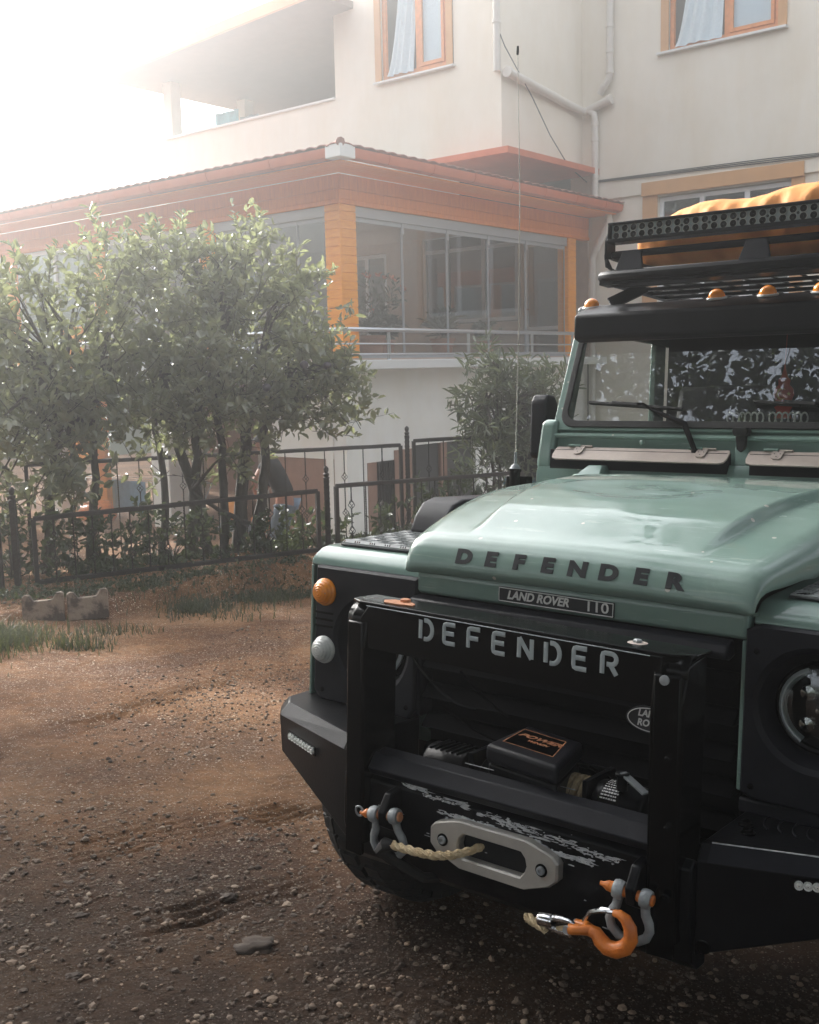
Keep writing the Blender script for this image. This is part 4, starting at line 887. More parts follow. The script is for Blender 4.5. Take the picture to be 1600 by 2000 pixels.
# pendant hanging inside the windscreen
PD = root('hanging_pendant', CAR @ Matrix.Translation((.055, 1.34, 1.70)), 'red ornament with a gold crescent and star hanging behind the windscreen', 'ornament')
M['red'] = mat('red_felt', (.42, .03, .008), .7, emit=None); M['gold'] = mat('gold_print', (.62, .40, .10), .5)
pdn = [(-.028, -.10), (.028, -.10), (.022, -.075), (.030, -.062), (.016, -.055), (.026, -.042), (.034, -.02), (.030, .0), (.018, .012), (.020, .03), (.010, .04), (.004, .062), (0, .085), (-.004, .062), (-.010, .04), (-.020, .03), (-.018, .012), (-.030, .0), (-.034, -.02), (-.026, -.042), (-.016, -.055), (-.030, -.062), (-.022, -.075)]
B().prism(pdn, 0, 'y', -.003, .003).build('pendant_body', 'red', PD, smooth=False)
cr_ = B(); cr_.tube([(-.004 + .016 * cos(a), -.0042, -.018 + .018 * sin(a)) for a in [rad(50 + k * 26) for k in range(11)]], [.0004, .0016, .0024, .003, .0032, .0034, .0032, .003, .0024, .0016, .0004], 6)
cr_.prism([(.018 + (.008 if k % 2 == 0 else .0032) * cos(2 * pi * k / 10 + .3), -.018 + (.008 if k % 2 == 0 else .0032) * sin(2 * pi * k / 10 + .3)) for k in range(10)], 0, 'y', -.0045, -.0035)
cr_.build('crescent_and_star', 'gold', PD, smooth=False)
B().tube([(0, 0, .08), (0, .01, .20)], .0012, 5).build('cord', 'red', PD)
# pale chain links lying along the dash
kn = B()
for k in list(range(6)) + list(range(7, 13)):
    x = -.09 + k * .0205; kn.tube([(x + .011 * cos(a), 1.245 - .002 * (k % 2), 1.598 + .018 * sin(a)) for a in [2 * pi * i / 16 for i in range(17)]], .0030, 6)
kn = kn.build('link_strip', 'badge'); kn.matrix_world = CAR; tag(kn, 'strip of pale oval links standing at the foot of the windscreen', 'ornament')
# ------------------------------------------------------------------ house (local X along the right facade, Y along the left facade, Z from the veranda floor)
HS = root('house', HOUSE, 'cream two storey house with orange timber glazed veranda and tiled eaves', 'house')
def wall(name, m, plane, at, th, U, Vv, holes=(), bevel=0.):
    """plane 'x': wall at X=at..at+th spanning Y=U, Z=Vv;  plane 'y': wall at Y=at..at+th spanning X=U"""
    us = sorted({U[0], U[1], *[h[0] for h in holes], *[h[1] for h in holes]}); vs = sorted({Vv[0], Vv[1], *[h[2] for h in holes], *[h[3] for h in holes]})
    b = B()
    for u0, u1 in zip(us, us[1:]):
        for v0, v1 in zip(vs, vs[1:]):
            cu, cv = (u0 + u1) / 2, (v0 + v1) / 2
            if any(h[0] < cu < h[1] and h[2] < cv < h[3] for h in holes): continue
            if plane == 'x': b.box((at, u0, v0), (at + th, u1, v1))
            else: b.box((u0, at, v0), (u1, at + th, v1))
    return b.build(name, m, HS, smooth=False)
X0, X3 = 4.10, 6.70
# upper storey
wall('upper_wall', 'plaster', 'x', X0, .25, (.10, 3.80), (3.36, 8.2), [(1.06, 2.74, 4.90, 6.55)])
wall('upper_side_wall', 'plaster', 'y', .10, .25, (X0 + .25, X3), (3.30, 8.2))
wall('balcony_parapet', 'plaster', 'x', X0, .18, (3.80, 8.78), (2.9, 4.80))
wall('balcony_side_parapet', 'plaster', 'y', 8.60, .18, (X0 + .18, 8.4), (2.9, 4.80))
wall('balcony_back_wall', 'plaster', 'x', 8.0, .2, (3.80, 7.1), (2.9, 7.2))
wall('balcony_end_wall', 'plaster', 'y', 3.80, .2, (X0 + .25, 8.0), (2.9, 7.2))
B().box((X0 + .18, 4.0, 3.3), (8.0, 8.6, 3.4)).build('balcony_floor', 'plaster', HS)
B().box((X0 - .05, 3.80, 4.80), (X0 + .23, 8.83, 4.84)).build('parapet_coping', 'sign', HS, bevel=.004)
B().box((X0 + .01, 8.55, 4.84), (X0 + .27, 8.81, 5.98)).build('balcony_column', 'plaster', HS)
B().box((6.2, 8.55, 4.80), (6.46, 8.81, 5.98)).build('balcony_column', 'plaster', HS)
# underside of the overhanging upper storey
B().box((X0 - .35, -.25, 3.25), (X3, 1.55, 3.355)).build('overhang', 'gutter', HS, bevel=.004)
# upper roof with eaves
ur = B(); ur.hexa([(3.1, 3.3, 6.30), (3.1, 9.6, 6.0), (10.4, 9.6, 6.0), (10.4, 3.3, 6.30)][::-1], [(3.1, 3.3, 6.42), (3.1, 9.6, 6.12), (10.4, 9.6, 6.12), (10.4, 3.3, 6.42)][::-1])
ur.build('roof_eaves', 'eave', HS)
B().hexa([(3.04, 3.3, 6.26), (3.04, 9.66, 5.96), (3.1, 9.66, 5.96), (3.1, 3.3, 6.26)][::-1], [(3.04, 3.3, 6.46), (3.04, 9.66, 6.16), (3.1, 9.66, 6.16), (3.1, 3.3, 6.46)][::-1]).build('eaves_gutter', 'trim', HS)
# far right wall of the house
low = (-3.76, -1.39, .9, 2.75)
wall('right_wall', 'plaster', 'x', X3, .28, (-9, .35), (2.80, 8.2), [(-3.50, -1.49, 5.13, 6.7)])
wall('right_wall_lower', 'plaster', 'x', X3 + .045, .24, (-9, .0), (-2.7, 2.80), [(-3.76, -1.39, .9, 2.74)])
wall('veranda_back_wall', 'roomwall', 'x', X3 + .02, .24, (.0, 9.), (-.1, 2.80), [(.55, 1.45, 0, 2.2), (1.55, 3.95, .72, 2.55), (4.9, 6.1, .2, 2.3)])
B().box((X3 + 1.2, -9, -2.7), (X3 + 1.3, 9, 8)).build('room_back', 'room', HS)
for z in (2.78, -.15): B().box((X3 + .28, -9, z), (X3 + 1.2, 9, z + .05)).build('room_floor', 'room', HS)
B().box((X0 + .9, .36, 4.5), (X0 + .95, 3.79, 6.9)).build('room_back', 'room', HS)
# painted surrounds and sills
def surround(x, y0, y1, z0, z1, w_, name='window_surround', bottom=False):
    b = B(); b.box((x - .03, y0 - w_, z0), (x, y0, z1 + w_)); b.box((x - .03, y1, z0), (x, y1 + w_, z1 + w_)); b.box((x - .03, y0, z1), (x, y1, z1 + w_)); return b.build(name, 'trim', HS, smooth=False)
surround(X0, 1.20, 2.66, 4.93, 6.5, .13)
B().box((X0 - .09, 1.02, 4.87), (X0 + .1, 2.80, 4.905)).build('window_sill', 'sign', HS, bevel=.004)
surround(X3, -3.50, -1.60, 5.13, 6.7, .14)
B().box((X3 - .09, -3.66, 5.085), (X3 + .1, -1.40, 5.125)).build('window_sill', 'sign', HS, bevel=.004)
sb = B(); sb.box((X3 + .005, -3.97, 2.76), (X3 - .03, -1.11, 2.99)); sb.box((X3 + .015, -1.39, .80), (X3 + .044, -1.11, 2.759)); sb.box((X3 + .015, -3.97, .80), (X3 + .044, -3.76, 2.759)); sb.build('window_surround', 'trim', HS, smooth=False)
# timber windows with curtains
def twin(x, y0, y1, z0, z1, ym, glass_low):
    wn_ = B(); t = .075
    wn_.box((x + .04, y0, z0), (x + .11, y0 + t, z1)); wn_.box((x + .04, y1 - t, z0), (x + .11, y1, z1)); wn_.box((x + .04, y0 + t, z0), (x + .11, y1 - t, z0 + t)); wn_.box((x + .04, y0 + t, z1 - t), (x + .11, y1 - t, z1)); wn_.box((x + .045, ym - .05, z0 + t), (x + .105, ym + .05, z1 - t))
    W_ = wn_.build('window_frame', 'frameO', HS, bevel=.006)
    s_ = B(); a, b_ = y0 + t + .003, ym - .053
    s_.box((x + .02, a, z0 + .078), (x + .06, a + .06, z1 - .08)); s_.box((x + .02, b_ - .06, z0 + .078), (x + .06, b_, z1 - .08)); s_.box((x + .02, a + .06, z0 + .078), (x + .06, b_ - .06, z0 + .14)); s_.box((x + .02, a + .06, z1 - .14), (x + .06, b_ - .06, z1 - .08)); s_.build('sash', 'frameO', W_, bevel=.004)
    B().box((x + .036, a + .06, z0 + .14), (x + .042, b_ - .06, z1 - .14)).build('pane', 'pane', W_)
    B().box((x + .10, a, z0 + .08), (x + .104, b_, z1 - .08)).build('net_curtain', 'curtain', W_)
    def cur(u, v):
        yy0 = lerp(ym + .06, y1 - .10 - .25 * v ** .6, u); k = sin(u * 26 + 2 * v) * (.03) + sin(u * 9) * .03
        return (x - .02 + .10 * v + k, yy0, lerp(z0 + .03, z1 - .05, v))
    B().grid(cur, 50, 16).build('curtain', 'curtain', W_, ang=0)
    return W_
twin(X0, 1.20, 2.66, 4.94, 6.5, 1.86, 1)
twin(X3, -3.50, -1.60, 5.14, 6.7, -2.62, 1)
# white lower window
def pvc(x, y0, y1, z0, z1, mulls, trans, name='window', panes='pane'):
    t = .07; b = B(); b.box((x, y0, z0), (x + .07, y0 + t, z1)); b.box((x, y1 - t, z0), (x + .07, y1, z1)); b.box((x, y0 + t, z0), (x + .07, y1 - t, z0 + t)); b.box((x, y0 + t, z1 - t), (x + .07, y1 - t, z1))
    ys = [y0 + t] + list(mulls) + [y1 - t]
    for m_ in mulls: b.box((x + .003, m_ - .045, z0 + t), (x + .067, m_ + .045, z1 - t))
    for i in range(len(ys) - 1):
        a = ys[i] + (.045 if i else 0); c_ = ys[i + 1] - (.045 if i < len(ys) - 2 else 0)
        for z in trans: b.box((x + .003, a, z - .035), (x + .067, c_, z + .035))
    o = b.build(name, 'pvc', HS, bevel=.005)
    B().box((x + .03, y0 + t, z0 + t), (x + .036, y1 - t, z1 - t)).build('pane', panes, o); return o
pvc(X3 + .12, -3.76, -1.39, .9, 2.72, (-2.98, -2.18), (), panes='panedark')
pvc(X3 + .05, 1.57, 3.93, .74, 2.53, (2.40, 3.30), (2.20,), panes='panedark')
pvc(X3 + .05, .57, 1.43, 0, 2.18, (), (.55,), 'veranda_door')
pvc(X3 + .05, 4.92, 6.08, .22, 2.28, (5.5,), (), panes='panedark')
B().tube([(X3 + .03, 1.36, .92), (X3 - .02, 1.36, .92), (X3 - .02, 1.24, .92)], .010, 8).build('door_handle', 'chrome', HS)
# veranda: slab, timber posts, glazing, frieze, soffit, gutter
B().box((-.42, -.42, -.16), (X3, 11., -.03)).build('veranda_slab', 'sign', HS, bevel=.01)
B().box((-.05, -.02, -.03), (X3, 11., .0)).build('veranda_floor', 'roomwall', HS)
def post(x0, x1, y0, y1, z0=0., z1=2.10):
    b = B(); k = 0; z = z0
    while z < z1 - .02:
        h = min(.118, z1 - z); b.box((x0, y0, z + .002), (x1, y1, z + h - .006)); b.box((x0 + .008, y0 + .008, z + h - .006), (x1 - .008, y1 - .008, z + h + .002)); z += h
    return b.build('timber_post', 'timber', HS, bevel=.007)
post(-.03, .30, -.03, .26); post(5.98, 6.25, -.03, .2); post(-.03, .17, 2.62, 2.95); post(-.03, .17, 5.45, 5.75); post(-.03, .17, 8.2, 8.5)
B().box((-.045, -.045, .0), (-.018, -.018, 2.1)).build('corner_bead', 'timber', HS)
fz = B()
for i, z in enumerate((2.10, 2.165, 2.30)):
    h = (.065, .135, .2)[i]; d = (.05, .035, .04)[i]
    fz.box((-d, -d, z), (X3, .10, z + h - .004)); fz.box((-d, .10, z), (.12, 11., z + h - .004))
fz.build('frieze', 'timber2', HS, bevel=.006)
so = B()
for i in range(6):
    a = -.60 + i * .095; so.box((a, a, 2.505 + .001 * (i % 2)), (X3, a + .091, 2.53)); so.box((a, a + .091, 2.505 + .001 * (i % 2)), (a + .091, 11., 2.53))
so.build('soffit', 'timber2', HS, bevel=.004)
B().box((.13, .11, 2.48), (X3, 11., 2.53)).build('veranda_ceiling', 'roomwall', HS)
gu = B()
gp = [(-.60, 2.54), (-.69, 2.56), (-.715, 2.62), (-.715, 2.675), (-.70, 2.675), (-.70, 2.625), (-.68, 2.575), (-.60, 2.56)]
gu.prism([(y, z) for y, z in gp], 0, 'x', -.60, X3 + .05); gu.prism([(x, z) for x, z in gp], 0, 'y', -.60, 11.)
for k in range(7): gu.prism([(-.60, 2.535), (-.695, 2.553), (-.722, 2.62), (-.722, 2.68), (-.712, 2.68), (-.60, 2.55)], 0, 'x', .25 + k * .98, .275 + k * .98); gu.prism([(-.60, 2.535), (-.695, 2.553), (-.722, 2.62), (-.722, 2.68), (-.712, 2.68), (-.60, 2.55)], 0, 'y', .6 + k * 1.3, .63 + k * 1.3)
gu.build('gutter', 'gutter', HS)
B().hexa([(-.735, -.735, 2.535), (-.45, -.73, 2.535), (-.45, -.45, 2.535), (-.73, -.45, 2.535)], [(-.735, -.735, 2.70), (-.45, -.73, 2.70), (-.45, -.45, 2.70), (-.73, -.45, 2.70)]).build('gutter_corner', 'sign', HS, bevel=.01)
B().prism([(-.60, 2.53), (-.71, 2.55), (-.735, 2.62), (-.735, 2.70), (-.60, 2.70)], 0, 'x', X3 + .05, X3 + .24).build('gutter_end', 'gloss', HS, bevel=.01)
# tiled lean-to roof, hipped at the corner
def roofz(x, y): return 2.70 + min(x + .72, y + .72) * .17
tl = B()
nx = 34
for i in range(nx):          # courses on the right-hand slope
    x0 = -.70 + i * (X3 + .85) / nx; x1 = x0 + (X3 + .85) / nx
    top = min(x1 + .7, .80)
    if top <= .02: continue
    def tile(u, v, x0=x0, x1=x1, top=top): x = lerp(x0, x1, u); y = -.74 + v * top; return (x, y, 2.69 + .17 * (y + .74) + .028 * abs(sin(u * pi)))
    tl.grid(tile, 6, 3)
for i in range(60):
    y0 = -.70 + i * .205; y1 = y0 + .205; top = min(y1 + .7, 4.8)
    if top <= .02: continue
    def tile2(u, v, y0=y0, y1=y1, top=top): y = lerp(y0, y1, u); x = -.74 + v * top; return (x, y, 2.69 + .17 * (x + .74) + .028 * abs(sin(u * pi)))
    tl.grid(tile2, 6, 4)
tl.build('roof_tiles', 'tile', HS, ang=60, solid=.012)
B().tube([(-.72, -.72, 2.715), (.10, .10, 2.90)], .06, 8).build('hip_tile', 'tile', HS)
# glazing of the right side
gf = B(); gf.box((.30, .0, 1.955), (5.98, .09, 2.10)); gf.build('glazing_track', 'greyframe', HS, bevel=.004); B().box((.30, .0, .0), (5.98, .08, .03)).build('glazing_track', 'greyframe', HS)
ms = [.32, 1.37, 2.46, 3.56, 4.68, 5.96]
for i in range(5):
    g_ = B(); a, b_ = ms[i] + .006, ms[i + 1] - .006
    g_.box((a, .03, .03), (b_, .055, .075)); g_.box((a, .03, 1.895), (b_, .055, 1.954)); g_.box((a, .034, .076), (a + .014, .050, 1.894)); g_.box((b_ - .014, .034, .076), (b_, .050, 1.894))
    if i: g_.box((a - .02, .022, 1.80), (a + .035, .03, 1.954)); g_.box((a - .01, .02, .02), (a + .04, .03, .07))
    o = g_.build('sliding_panel', 'greyframe', HS)
    B().box((a + .014, .040, .076), (b_ - .014, .044, 1.894)).build('pane', 'pane', o)
gf = B(); gf.box((.0, .26, 1.955), (.09, 2.62, 2.10)); gf.build('glazing_track', 'greyframe', HS, bevel=.004); B().box((.0, .26, .0), (.08, 2.62, .03)).build('glazing_track', 'greyframe', HS)
ml = [.27, .86, 1.45, 2.03, 2.61]
for i in range(4):
    g_ = B(); a, b_ = ml[i] + .005, ml[i + 1] - .005
    g_.box((.03, a, .03), (.055, b_, .075)); g_.box((.03, a, 1.895), (.055, b_, 1.954)); g_.box((.034, a, .076), (.050, a + .012, 1.894)); g_.box((.034, b_ - .012, .076), (.050, b_, 1.894))
    o = g_.build('sliding_panel', 'greyframe', HS); B().box((.040, a + .012, .076), (.044, b_ - .012, 1.894)).build('pane', 'panedark', o)
for (y0, y1) in ((2.97, 5.42), (5.78, 8.17)):
    f_ = B(); ym_ = (y0 + y1) / 2
    for a, b_ in ((y0, y0 + .06), (ym_ - .04, ym_ + .04), (y1 - .06, y1)): f_.box((.02, a, .06), (.09, b_, 2.02))
    f_.box((.02, y0, .0), (.09, y1, .058)); f_.box((.02, y0, 2.022), (.09, y1, 2.095)); o = f_.build('window_frame', 'pvc', HS, bevel=.004); B().box((.05, y0 + .06, .06), (.055, y1 - .06, 2.02)).build('pane', 'panedark', o)
# inner posts and things seen through the glass
post(1.0, 1.2, 5.1, 5.3, 0, 2.45)
B().box((3.4, 6.2, 0), (3.5, 9.9, 2.48)).build('veranda_partition', 'roomwall', HS)
# steel balustrade
rl = B()
for z, r in ((.385, .030), (.19, .013), (.045, .013)):
    rl.tube([(5.95, -.36, z), (-.28, -.36, z), (-.355, -.33, z), (-.36, -.25, z), (-.36, 8., z)], r, 10)
for x in (.55, 2.45, 4.25, 5.55):
    for d in (-.02, .02): rl.tube([(x + d, -.36, -.03), (x + d, -.36, .36)], .012, 8)
    rl.lathe([(.035, 0), (.03, .012)], (x, -.36, -.03), (0, 0, 1), 12)
for y in (.9, 2.6, 4.4): rl.tube([(-.36, y, -.03), (-.36, y, .36)], .02, 8)
rl.build('balustrade', 'railm', HS)
# lower storey
wall('lower_wall', 'plaster_low', 'y', .0, .25, (.0, X3), (-3.2, -.161), [(.42, 1.02, -2.55, -1.50), (1.45, 3.1, -2.75, -1.32)])
wall('lower_end_wall', 'brownwall', 'x', .0, .22, (.251, 1.62), (-3.2, -.161))
B().box((-.012, .251, -1.42), (.0, .42, -.161)).build('corner_band', 'plaster_low', HS)
B().box((-.014, .12 + .14, -3.0), (-.001, .40, -1.42)).build('corner_band', 'plaster_low', HS)
B().box((-.014, .26, -1.42), (-.0015, 1.62, -.165)).build('upper_band', 'plaster_low', HS)
B().box((.15, .26, -3.2), (6.5, .30, -.4)).build('cellar_dark', 'brownwall', HS)
dd = B(); dd.box((.42, -.012, -2.55), (.62, .05, -1.50)); dd.build('brown_door_panel', 'brownwall', HS, bevel=.006)
B().box((1.02, -.012, -2.75), (1.45, .0, -1.36)).build('brown_door_panel', 'brownwall', HS, bevel=.006); B().box((2.2, .02, -2.75), (2.35, .08, -1.32)).build('brown_door_panel', 'brownwall', HS, bevel=.006)
ig = B()
for k in range(7): ig.bar((.64 + k * .06, -.02, -2.5), (.64 + k * .06, -.02, -1.52), .012)
for (cx, cz, r, a0) in ((.82, -1.9, .12, 0), (.82, -2.2, .10, 3), (.92, -1.75, .07, 1.5), (.70, -2.35, .07, 2)):
    ig.tube([(cx + r * (1 - t / 14 * .8) * cos(a0 + t * .55), -.035, cz + r * (1 - t / 14 * .8) * sin(a0 + t * .55)) for t in range(15)], .008, 5)
ig.box((.62, -.005, -2.55), (1.02, .005, -1.50)); ig.build('ornate_iron_door', 'iron', HS)
dk = B(); dk.box((1.46, .08, -2.75), (2.19, .12, -1.33)); dk.box((2.36, .08, -2.75), (3.09, .12, -1.33)); dk.build('cellar_door', 'room', HS)
for (x, y) in ((.0, 4.0), (.0, 7.2), (2.4, 4.0), (3.4, 7.6)):
    B().box((x, y, -3.6), (x + .42, y + .46, -.161)).build('carport_column', 'plaster_low', HS, bevel=.008)
for (x, y) in ((1.5, 2.35), (.4, 6.35)): B().box((x, y, -3.6), (x + .12, y + .26, -.161 if x > 1 else 2.0)).build('timber_upright', 'timber', HS)
B().box((-.02, 6.15, -1.7), (-.06, 6.78, .70)).build('timber_cladding', 'timber', HS)
B().box((4.6, .5, -3.6), (4.7, 10, -.161)).build('carport_back_wall', 'brownwall', HS)
B().box((-1.5, -2.6, -2.56), (7.2, -.02, -2.50)).build('bounce_sheet', 'sign', HS)  # pale ground sheet added to bounce light onto the lower wall
# downpipes
def pipe(pts, r=.055, cols=()):
    b = B(); b.tube(pts, r, 14)
    for c_, d_ in cols: b.lathe([(r * 1.02, -.03), (r * 1.18, -.028), (r * 1.18, .028), (r * 1.02, .03)], c_, d_, 14)
    return b.build('downpipe', 'pipe', HS)
xp = X3 - .10
pipe([(xp, -.52, 8), (xp, -.52, 4.95), (xp, -.50, 4.86), (xp, -.38, 4.70), (xp, -.32, 4.62)], .062, [((xp, -.52, 5.75), (0, 0, 1)), ((xp, -.52, 5.32), (0, 0, 1)), ((xp, -.52, 4.97), (0, 0, 1)), ((xp, -.40, 4.73), (0, .6, -.8))])
pipe([(xp, -.52, 4.50), (xp, -.02, 4.36), (xp - .35, .03, 4.40), (X0 + .3, .0, 4.58), (X0 + .02, -.02, 4.60)], .075, [((xp, -.52, 4.50), (0, 1, -.2)), ((X0 + .02, -.02, 4.60), (1, 0, 0))])
pipe([(X0 - .06, .14, 8), (X0 - .06, .14, 4.62)], .060, [((X0 - .06, .14, 5.4), (0, 0, 1)), ((X0 - .06, .14, 5.9), (0, 0, 1))])
pipe([(xp, -.10, 4.38), (xp, -.20, 4.30), (xp, -.22, 4.20), (xp, -.22, 2.75)], .062, [((xp, -.22, 4.12), (0, 0, 1)), ((xp, -.22, 3.85), (0, 0, 1)), ((xp, -.22, 3.2), (0, 0, 1))])
pipe([(xp, -.50, 2.52), (xp, -.50, 2.35), (xp, -.20, 1.85), (xp, -.16, 1.75), (xp, -.16, -2.5)], .062, [((xp, -.50, 2.40), (0, 0, 1)), ((xp, -.24, 1.92), (0, .5, -.8)), ((xp, -.16, 1.45), (0, 0, 1)), ((xp, -.16, .6), (0, 0, 1))])
# cables along and across the wall
cb_ = B()
for k in range(3):
    o_ = k * .012
    cb_.tube([(X3 - .02, -.15, 3.12 + o_), (X3 - .03, -1.2, 3.09 + .02 * k), (X3 - .02, -2.4, 3.07 + o_ * 2), (X3 - .03, -3.4, 3.04 + .03 * k), (X3 - .02, -5., 3.02 + o_)], .008, 6)
cb_.build('wall_cable', 'rubber', HS)
cb_ = B(); cb_.tube([(X0 - .15, .45, 7.4), (X0 - .05, .15, 5.35), (X0 + .0, .02, 5.0), (X0 + .7, -.05, 4.31), (X0 + 1.26, -.05, 3.77), (X0 + 1.85, -.06, 3.33), (X3 - .15, -.08, 3.12)], .009, 6)
oc = cb_.build('overhead_cable', 'rubber'); oc.matrix_world = HOUSE; tag(oc, 'thin slack cable crossing in front of the upper corner wall', 'cable')
# laundry on the balcony, towels in the carport
def cloth(name, m, mw, w_, h_, label, cat, group=None, folds=10, amp=.03, seed=0):
    def fn(u, v):
        return (w_ * (u - .5), amp * sin(u * folds + seed) * (1 - v * .4) + amp * .5 * sin(u * 23 + seed * 2), -h_ * (1 - v) * (1 + .06 * sin(u * 7 + seed)))
    o = B().grid(fn, 40, 14).build(name, m, None, ang=0, solid=.004); o.matrix_world = mw; return tag(o, label, cat, group)
M['cyan'] = mat('cyan_cloth', (.20, .50, .58), .9, var=.1, vs=10); M['bluec'] = mat('blue_towel', (.20, .33, .46), .95, var=.12, vs=8, bump=.3); M['maroon'] = mat('striped_towel', (.10, .045, .045), .95, col2=(.30, .22, .20), vs=14, stretch=(9, 1, 1)); M['denim'] = mat('denim', (.17, .22, .28), .9, var=.1, vs=12); M['greyc'] = mat('grey_cloth', (.30, .34, .36), .9, var=.1)
HR = HOUSE
def hm(x, y, z, rz=90): return HOUSE @ Matrix.Translation((x, y, z)) @ Matrix.Rotation(rad(rz), 4, 'Z')
cloth('hanging_cloth', 'cyan', hm(4.75, 7.55, 5.30), .75, .62, 'pale cyan cloth drying on the upper balcony behind the parapet', 'laundry', folds=16)
cloth('hanging_cloth', 'greyc', hm(4.78, 6.85, 5.12), .55, .45, 'grey cloth drying beside the cyan one on the upper balcony', 'laundry', folds=12, seed=2)
R1 = root('drying_rack', hm(.9, 6.0, -3.05), 'low metal rack in the carport between two white columns', 'drying rack')
k_ = B()
for s_ in (-.25, 0, .25): k_.tube([(-1.7, s_, .98), (1.7, s_, .98)], .008, 6)
for e_ in (-1.7, 1.7):
    k_.tube([(e_, -.25, .98), (e_, .25, .98)], .012, 6); k_.tube([(e_, -.25, .98), (e_ * .9, .25, 0)], .012, 6); k_.tube([(e_, .25, .98), (e_ * .9, -.25, 0)], .012, 6)
k_.build('rack_frame', 'railm', R1)
cloth('towel', 'bluec', hm(.64, 6.05, -2.06), 1.05, .55, 'blue towel hung over the rack in the carport', 'towel', folds=9, amp=.02)
cloth('towel', 'maroon', hm(.64, 4.9, -2.06), .85, .5, 'dark striped towel hung beside the blue one on the rack', 'towel', folds=12, amp=.02, seed=1)
def sack(name, m, x, y, z, r, sc, label, cat, seed):
    def fn(u, v):
        a = u * 2 * pi; b_ = v * pi; n_ = noise.noise(Vector((cos(a) * 1.6 * sin(b_) + seed, sin(a) * 1.6 * sin(b_), cos(b_) * 1.6))); rr_ = r * (1 + .28 * n_)
        return (rr_ * sc[0] * sin(b_) * cos(a), rr_ * sc[1] * sin(b_) * sin(a), rr_ * sc[2] * -cos(b_))
    o = B().grid(fn, 28, 16).build(name, m, None, ang=0); o.matrix_world = hm(x, y, z); return tag(o, label, cat)
sack('cloth_heap', 'orange', -.1, 6.0, -2.62, .36, (1.3, .8, .8), 'orange bag lying under the blue towel', 'bag', 1)
sack('cloth_heap', 'tarp', -.1, 6.75, -2.75, .30, (1.1, .8, .6), 'crumpled dull orange cloth beside the orange bag', 'cloth', 5)
sack('cloth_heap', 'tarp', .3, 2.75, -2.35, .22, (1.0, .8, .7), 'small orange bundle in the carport left of the person', 'cloth', 3)
sack('cloth_heap', 'orange', .3, 2.1, -2.5, .20, (1.0, .8, .8), 'orange cushion in the carport just beside the person', 'cushion', 9)
sack('cloth_heap', 'greyc', .5, 3.0, -2.75, .30, (1.3, .8, .7), 'pale grey bundle under the orange ones in the carport', 'cloth', 7)
# pots with flowers inside the veranda
def leaves(centers, L_, W_, n_per, spread, up=.3, seed=0, fold=.25, droop=0.):
    """centers: array (k,3) of twig bases with direction (k,3) -> vertices, faces of folded leaves"""
    r = np.random.default_rng(seed); C_, D_ = centers; k = len(C_); N_ = k * n_per
    t = r.uniform(.0, 1, (k, n_per, 1)); base = C_[:, None] + D_[:, None] * t * spread; base = base.reshape(-1, 3)
    dirn = np.repeat(D_ / np.linalg.norm(D_, axis=1, keepdims=True), n_per, 0)
    rd = r.normal(size=(N_, 3)); rd -= (rd * dirn).sum(1, keepdims=True) * dirn; rd /= np.linalg.norm(rd, axis=1, keepdims=True) + 1e-9
    a = dirn * r.uniform(.2, .9, (N_, 1)) + rd; a[:, 2] += up - droop; a /= np.linalg.norm(a, axis=1, keepdims=True)
    q = r.normal(size=(N_, 3)) * .6 + np.array([0, 0, 1.]); s_ = np.cross(a, q); s_ /= np.linalg.norm(s_, axis=1, keepdims=True) + 1e-9; nn = np.cross(s_, a)
    l = L_ * r.uniform(.55, 1.15, (N_, 1)); w_ = W_ * l / L_ * r.uniform(.8, 1.15, (N_, 1))
    v = np.stack([base, base + a * l * .35 + s_ * w_ * .5 + nn * w_ * fold, base + a * l * .75 + s_ * w_ * .36 + nn * w_ * fold * .6, base + a * l - nn * l * .10, base + a * l * .75 - s_ * w_ * .36 + nn * w_ * fold * .6, base + a * l * .35 - s_ * w_ * .5 + nn * w_ * fold], 1)
    i = np.arange(N_)[:, None] * 6
    f = np.concatenate([i + np.array([[0, 1, 2, 3]]), i + np.array([[0, 3, 4, 5]])], 0)
    return v.reshape(-1, 3), f
def leafobj(name, v, f, m, parent=None):
    me = bpy.data.meshes.new(name); me.vertices.add(len(v)); me.vertices.foreach_set('co', v.ravel().astype(np.float32)); n = len(f); me.loops.add(n * 4); me.loops.foreach_set('vertex_index', f.ravel().astype(np.int32))
    me.polygons.add(n); me.polygons.foreach_set('loop_start', np.arange(0, n * 4, 4)); me.update(calc_edges=True); me.validate(); me.materials.append(M[m])
    return link(name, me, parent, smooth=False)
def rdirs(n, seed, upb=.6):
    r = np.random.default_rng(seed); d = r.normal(size=(n, 3)); d[:, 2] = np.abs(d[:, 2]) + upb; return d / np.linalg.norm(d, axis=1, keepdims=True)
M['pot'] = mat('terracotta', (.42, .16, .08), .8, var=.1); M['flower'] = mat('coral_petals', (.75, .20, .07), .6, var=.15, vs=20); M['soilpot'] = M['cabin']
